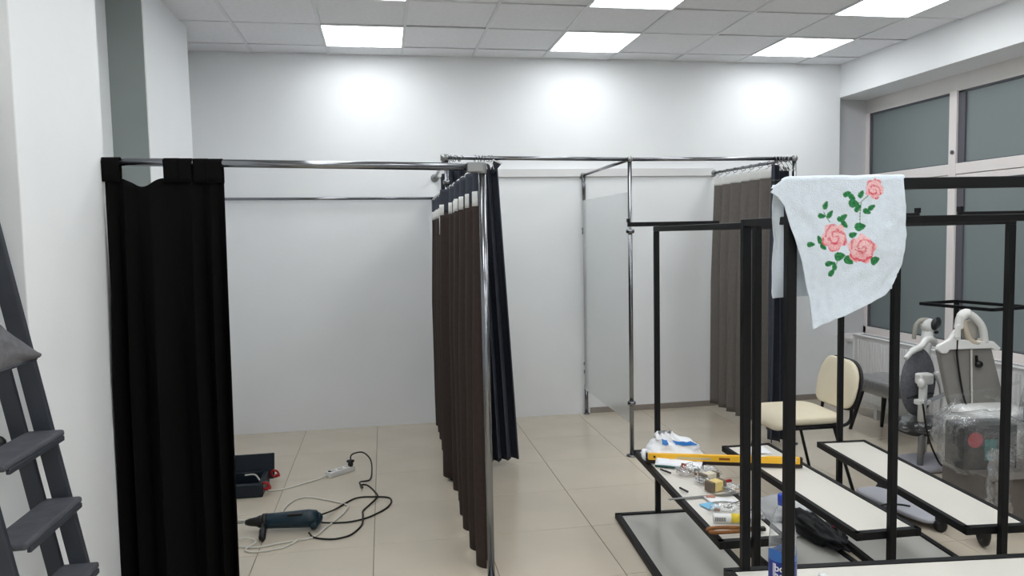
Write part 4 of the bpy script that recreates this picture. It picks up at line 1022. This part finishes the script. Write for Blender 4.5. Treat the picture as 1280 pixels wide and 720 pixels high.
def filmfn(u, v):
    a = 2*PI*u; z = .18+.40*v
    rr = (.17+.11*math.sin(PI*min(1, v*1.05))**.7)*(1+.16*abs(nz(math.cos(a)*2.6, math.sin(a)*2.6, z*11))+.13*abs(nz(math.cos(a)*7, math.sin(a)*7, z*26))-.05)
    return loc2(.05+rr*1.05*math.cos(a), .16+rr*.85*math.sin(a), z)
obj('film', MB().grid(filmfn, 130, 60), M_WRAP, h2, True)
obj('film_strap', MB().grid(lambda u, v: loc2(-.22+.55*u, .055+.02*math.sin(PI*u), .565+.085*u+.02*v), 16, 2), M_WRAP, h2, True)
# dark box with labels on the lower part of it
bx = thing('labelled_box', 'dark box with red round and teal rectangular labels, standing on the grey-brown carton', 'box', (3.16, 3.56, .302), -.12)
obj('carton', MB().lo((-.10, -.10, 0), (.20, .06, .24)), mat('black glossy card', (18, 18, 23), .35), bx, local=True, bevel=.004)
obj('round_label', MB().lathe([(.042, 0), (.042, .001)], (-.035, -.101, .165), 24, Matrix.Rotation(PI/2, 3, 'X')), M_REDPR, bx, local=True)
obj('square_label', MB().lo((.02, -.1015, .05), (.085, -.1, .165)), M_TEALPR, bx, local=True)
fw = thing('crumpled_film', 'crumpled clear stretch film around and hanging down in front of the labelled box', 'film', (3.1, 3.32, .02))
def ff(u, v):
    return V(3.04+.15*u+.03*nz(u*3, v*3, 5)+.02*v, 3.30+.06*abs(nz(u*7, v*7, 1))+.03*math.sin(u*PI), .02+.43*v+.02*nz(u*5, 2, 8))
obj('wrap', superell((3.20, 3.52, .43), (.185, .125, .155), 5, 60, 30, Matrix.Rotation(-.12, 3, 'Z'), lambda q: q*(1+.12*abs(nz(q.x*14, q.y*14, q.z*16))+.07*abs(nz(q.x*34, q.y*34, q.z*34)))), M_WRAP, fw, True)
obj('sheet', MB().grid(ff, 24, 40), M_WRAP, fw, True); obj('sheet', MB().grid(lambda u, v: ff(u, v)+V(.02+.03*nz(u*4, v*4, 9), .025, -.01*u), 24, 40), M_WRAP, fw, True)
# low grey carton
cb = thing('low_carton', 'grey-brown carton on the floor under the dark labelled box, right edge', 'box', (3.42, 3.42, 0))
b = MB().lo((3.08, 3.36, 0), (3.50, 3.66, .296))
obj('carton', b, M_GREYBOX, cb)
obj('lid', MB().lo((3.08, 3.36, .296), (3.50, 3.66, .302)), M_GREYBOX, cb)
obj('flap', MB().box((3.29, 3.345, .295), (.40, .05, .005), Matrix.Rotation(.35, 3, 'X')), M_GREYBOX, cb)
tag(obj('red_brown_box', MB().lo((3.36, 3.10, 0), (3.75, 3.34, .30)), M_CARTON, bevel=.003), 'dark red-brown box at the far right edge behind the rack post', 'box')
# wrapped stroller body at the right edge
ws = thing('wrapped_stroller', 'charcoal stroller body wrapped in clear film, cut by the right photo edge', 'stroller', (3.82, 3.58, 0))
obj('body', superell((3.86, 3.58, .66), (.20, .17, .30), 4, R=Matrix.Rotation(.28, 3, 'Y')), M_DARKFAB, ws, True)
obj('seat', superell((3.80, 3.50, .40), (.22, .20, .10), 4), M_DARKFAB, ws, True)
obj('film', superell((3.84, 3.55, .57), (.235, .215, .37), 4, R=Matrix.Rotation(.22, 3, 'Y'), fn=lambda q: q*(1+.04*nz(q.x*8, q.y*8, q.z*14))), M_WRAP, ws, True)
obj('hood_joint', MB().ell((3.70, 3.50, 1.03), (.035, .03, .07), 12, 8), M_BEIGEPL, ws, True)
for (x, y) in ((3.68, 3.44), (3.96, 3.44), (3.68, 3.72), (3.96, 3.72)):
    obj('leg', MB().tube([(x, y, 0), (x, y, .36)], .016, 8), M_GREYMETAL, ws, True)
# base with castors under the rightmost shelf
sb = thing('castor_base', 'pale plastic base with black castors on the floor under the rightmost shelf', 'base', (2.9, 3.55, 0))
obj('plate', superell((2.86, 3.72, .045), (.10, .28, .018), 4, R=Matrix.Rotation(.12, 3, 'Z')), M_LAV, sb, True)
for (x, y, r) in ((2.875, 3.42, .032), (2.95, 4.0, .032)):
    wlh = obj('castor', MB().lathe([(r*.7, -.02), (r, -.014), (r, .014), (r*.7, .02)], (x, y, r), 18, Matrix.Rotation(PI/2, 3, 'X')), M_BLACKRUB, sb, True)
    obj('fork', MB().box((x, y, r*2+.002), (.03, .05, .02)), M_BLACKPL, wlh, bevel=.004)
obj('cord', MB().tube(crom([(2.60, 3.62, .03), (2.70, 3.66, .07), (2.80, 3.66, .068), (2.85, 3.62, .068)], 6), .005, 6), M_BLACKRUB, sb, True)
tw2 = thing('stroller_wheel', 'dark stroller wheel on the floor beneath the rightmost rack', 'wheel', (2.94, 3.2, .075))
obj('tyre', MB().torus((2.95, 3.22, .085), .065, .02, (.9, -.45, 0), 24, 8), M_BLACKRUB, tw2, True)
obj('hub', MB().lathe([(.045, -.012), (.05, 0), (.045, .012)], (2.95, 3.22, .085), 16, Vector((.9, -.45, 0)).to_track_quat('Z', 'Y').to_matrix()), M_DARKFAB, tw2, True)
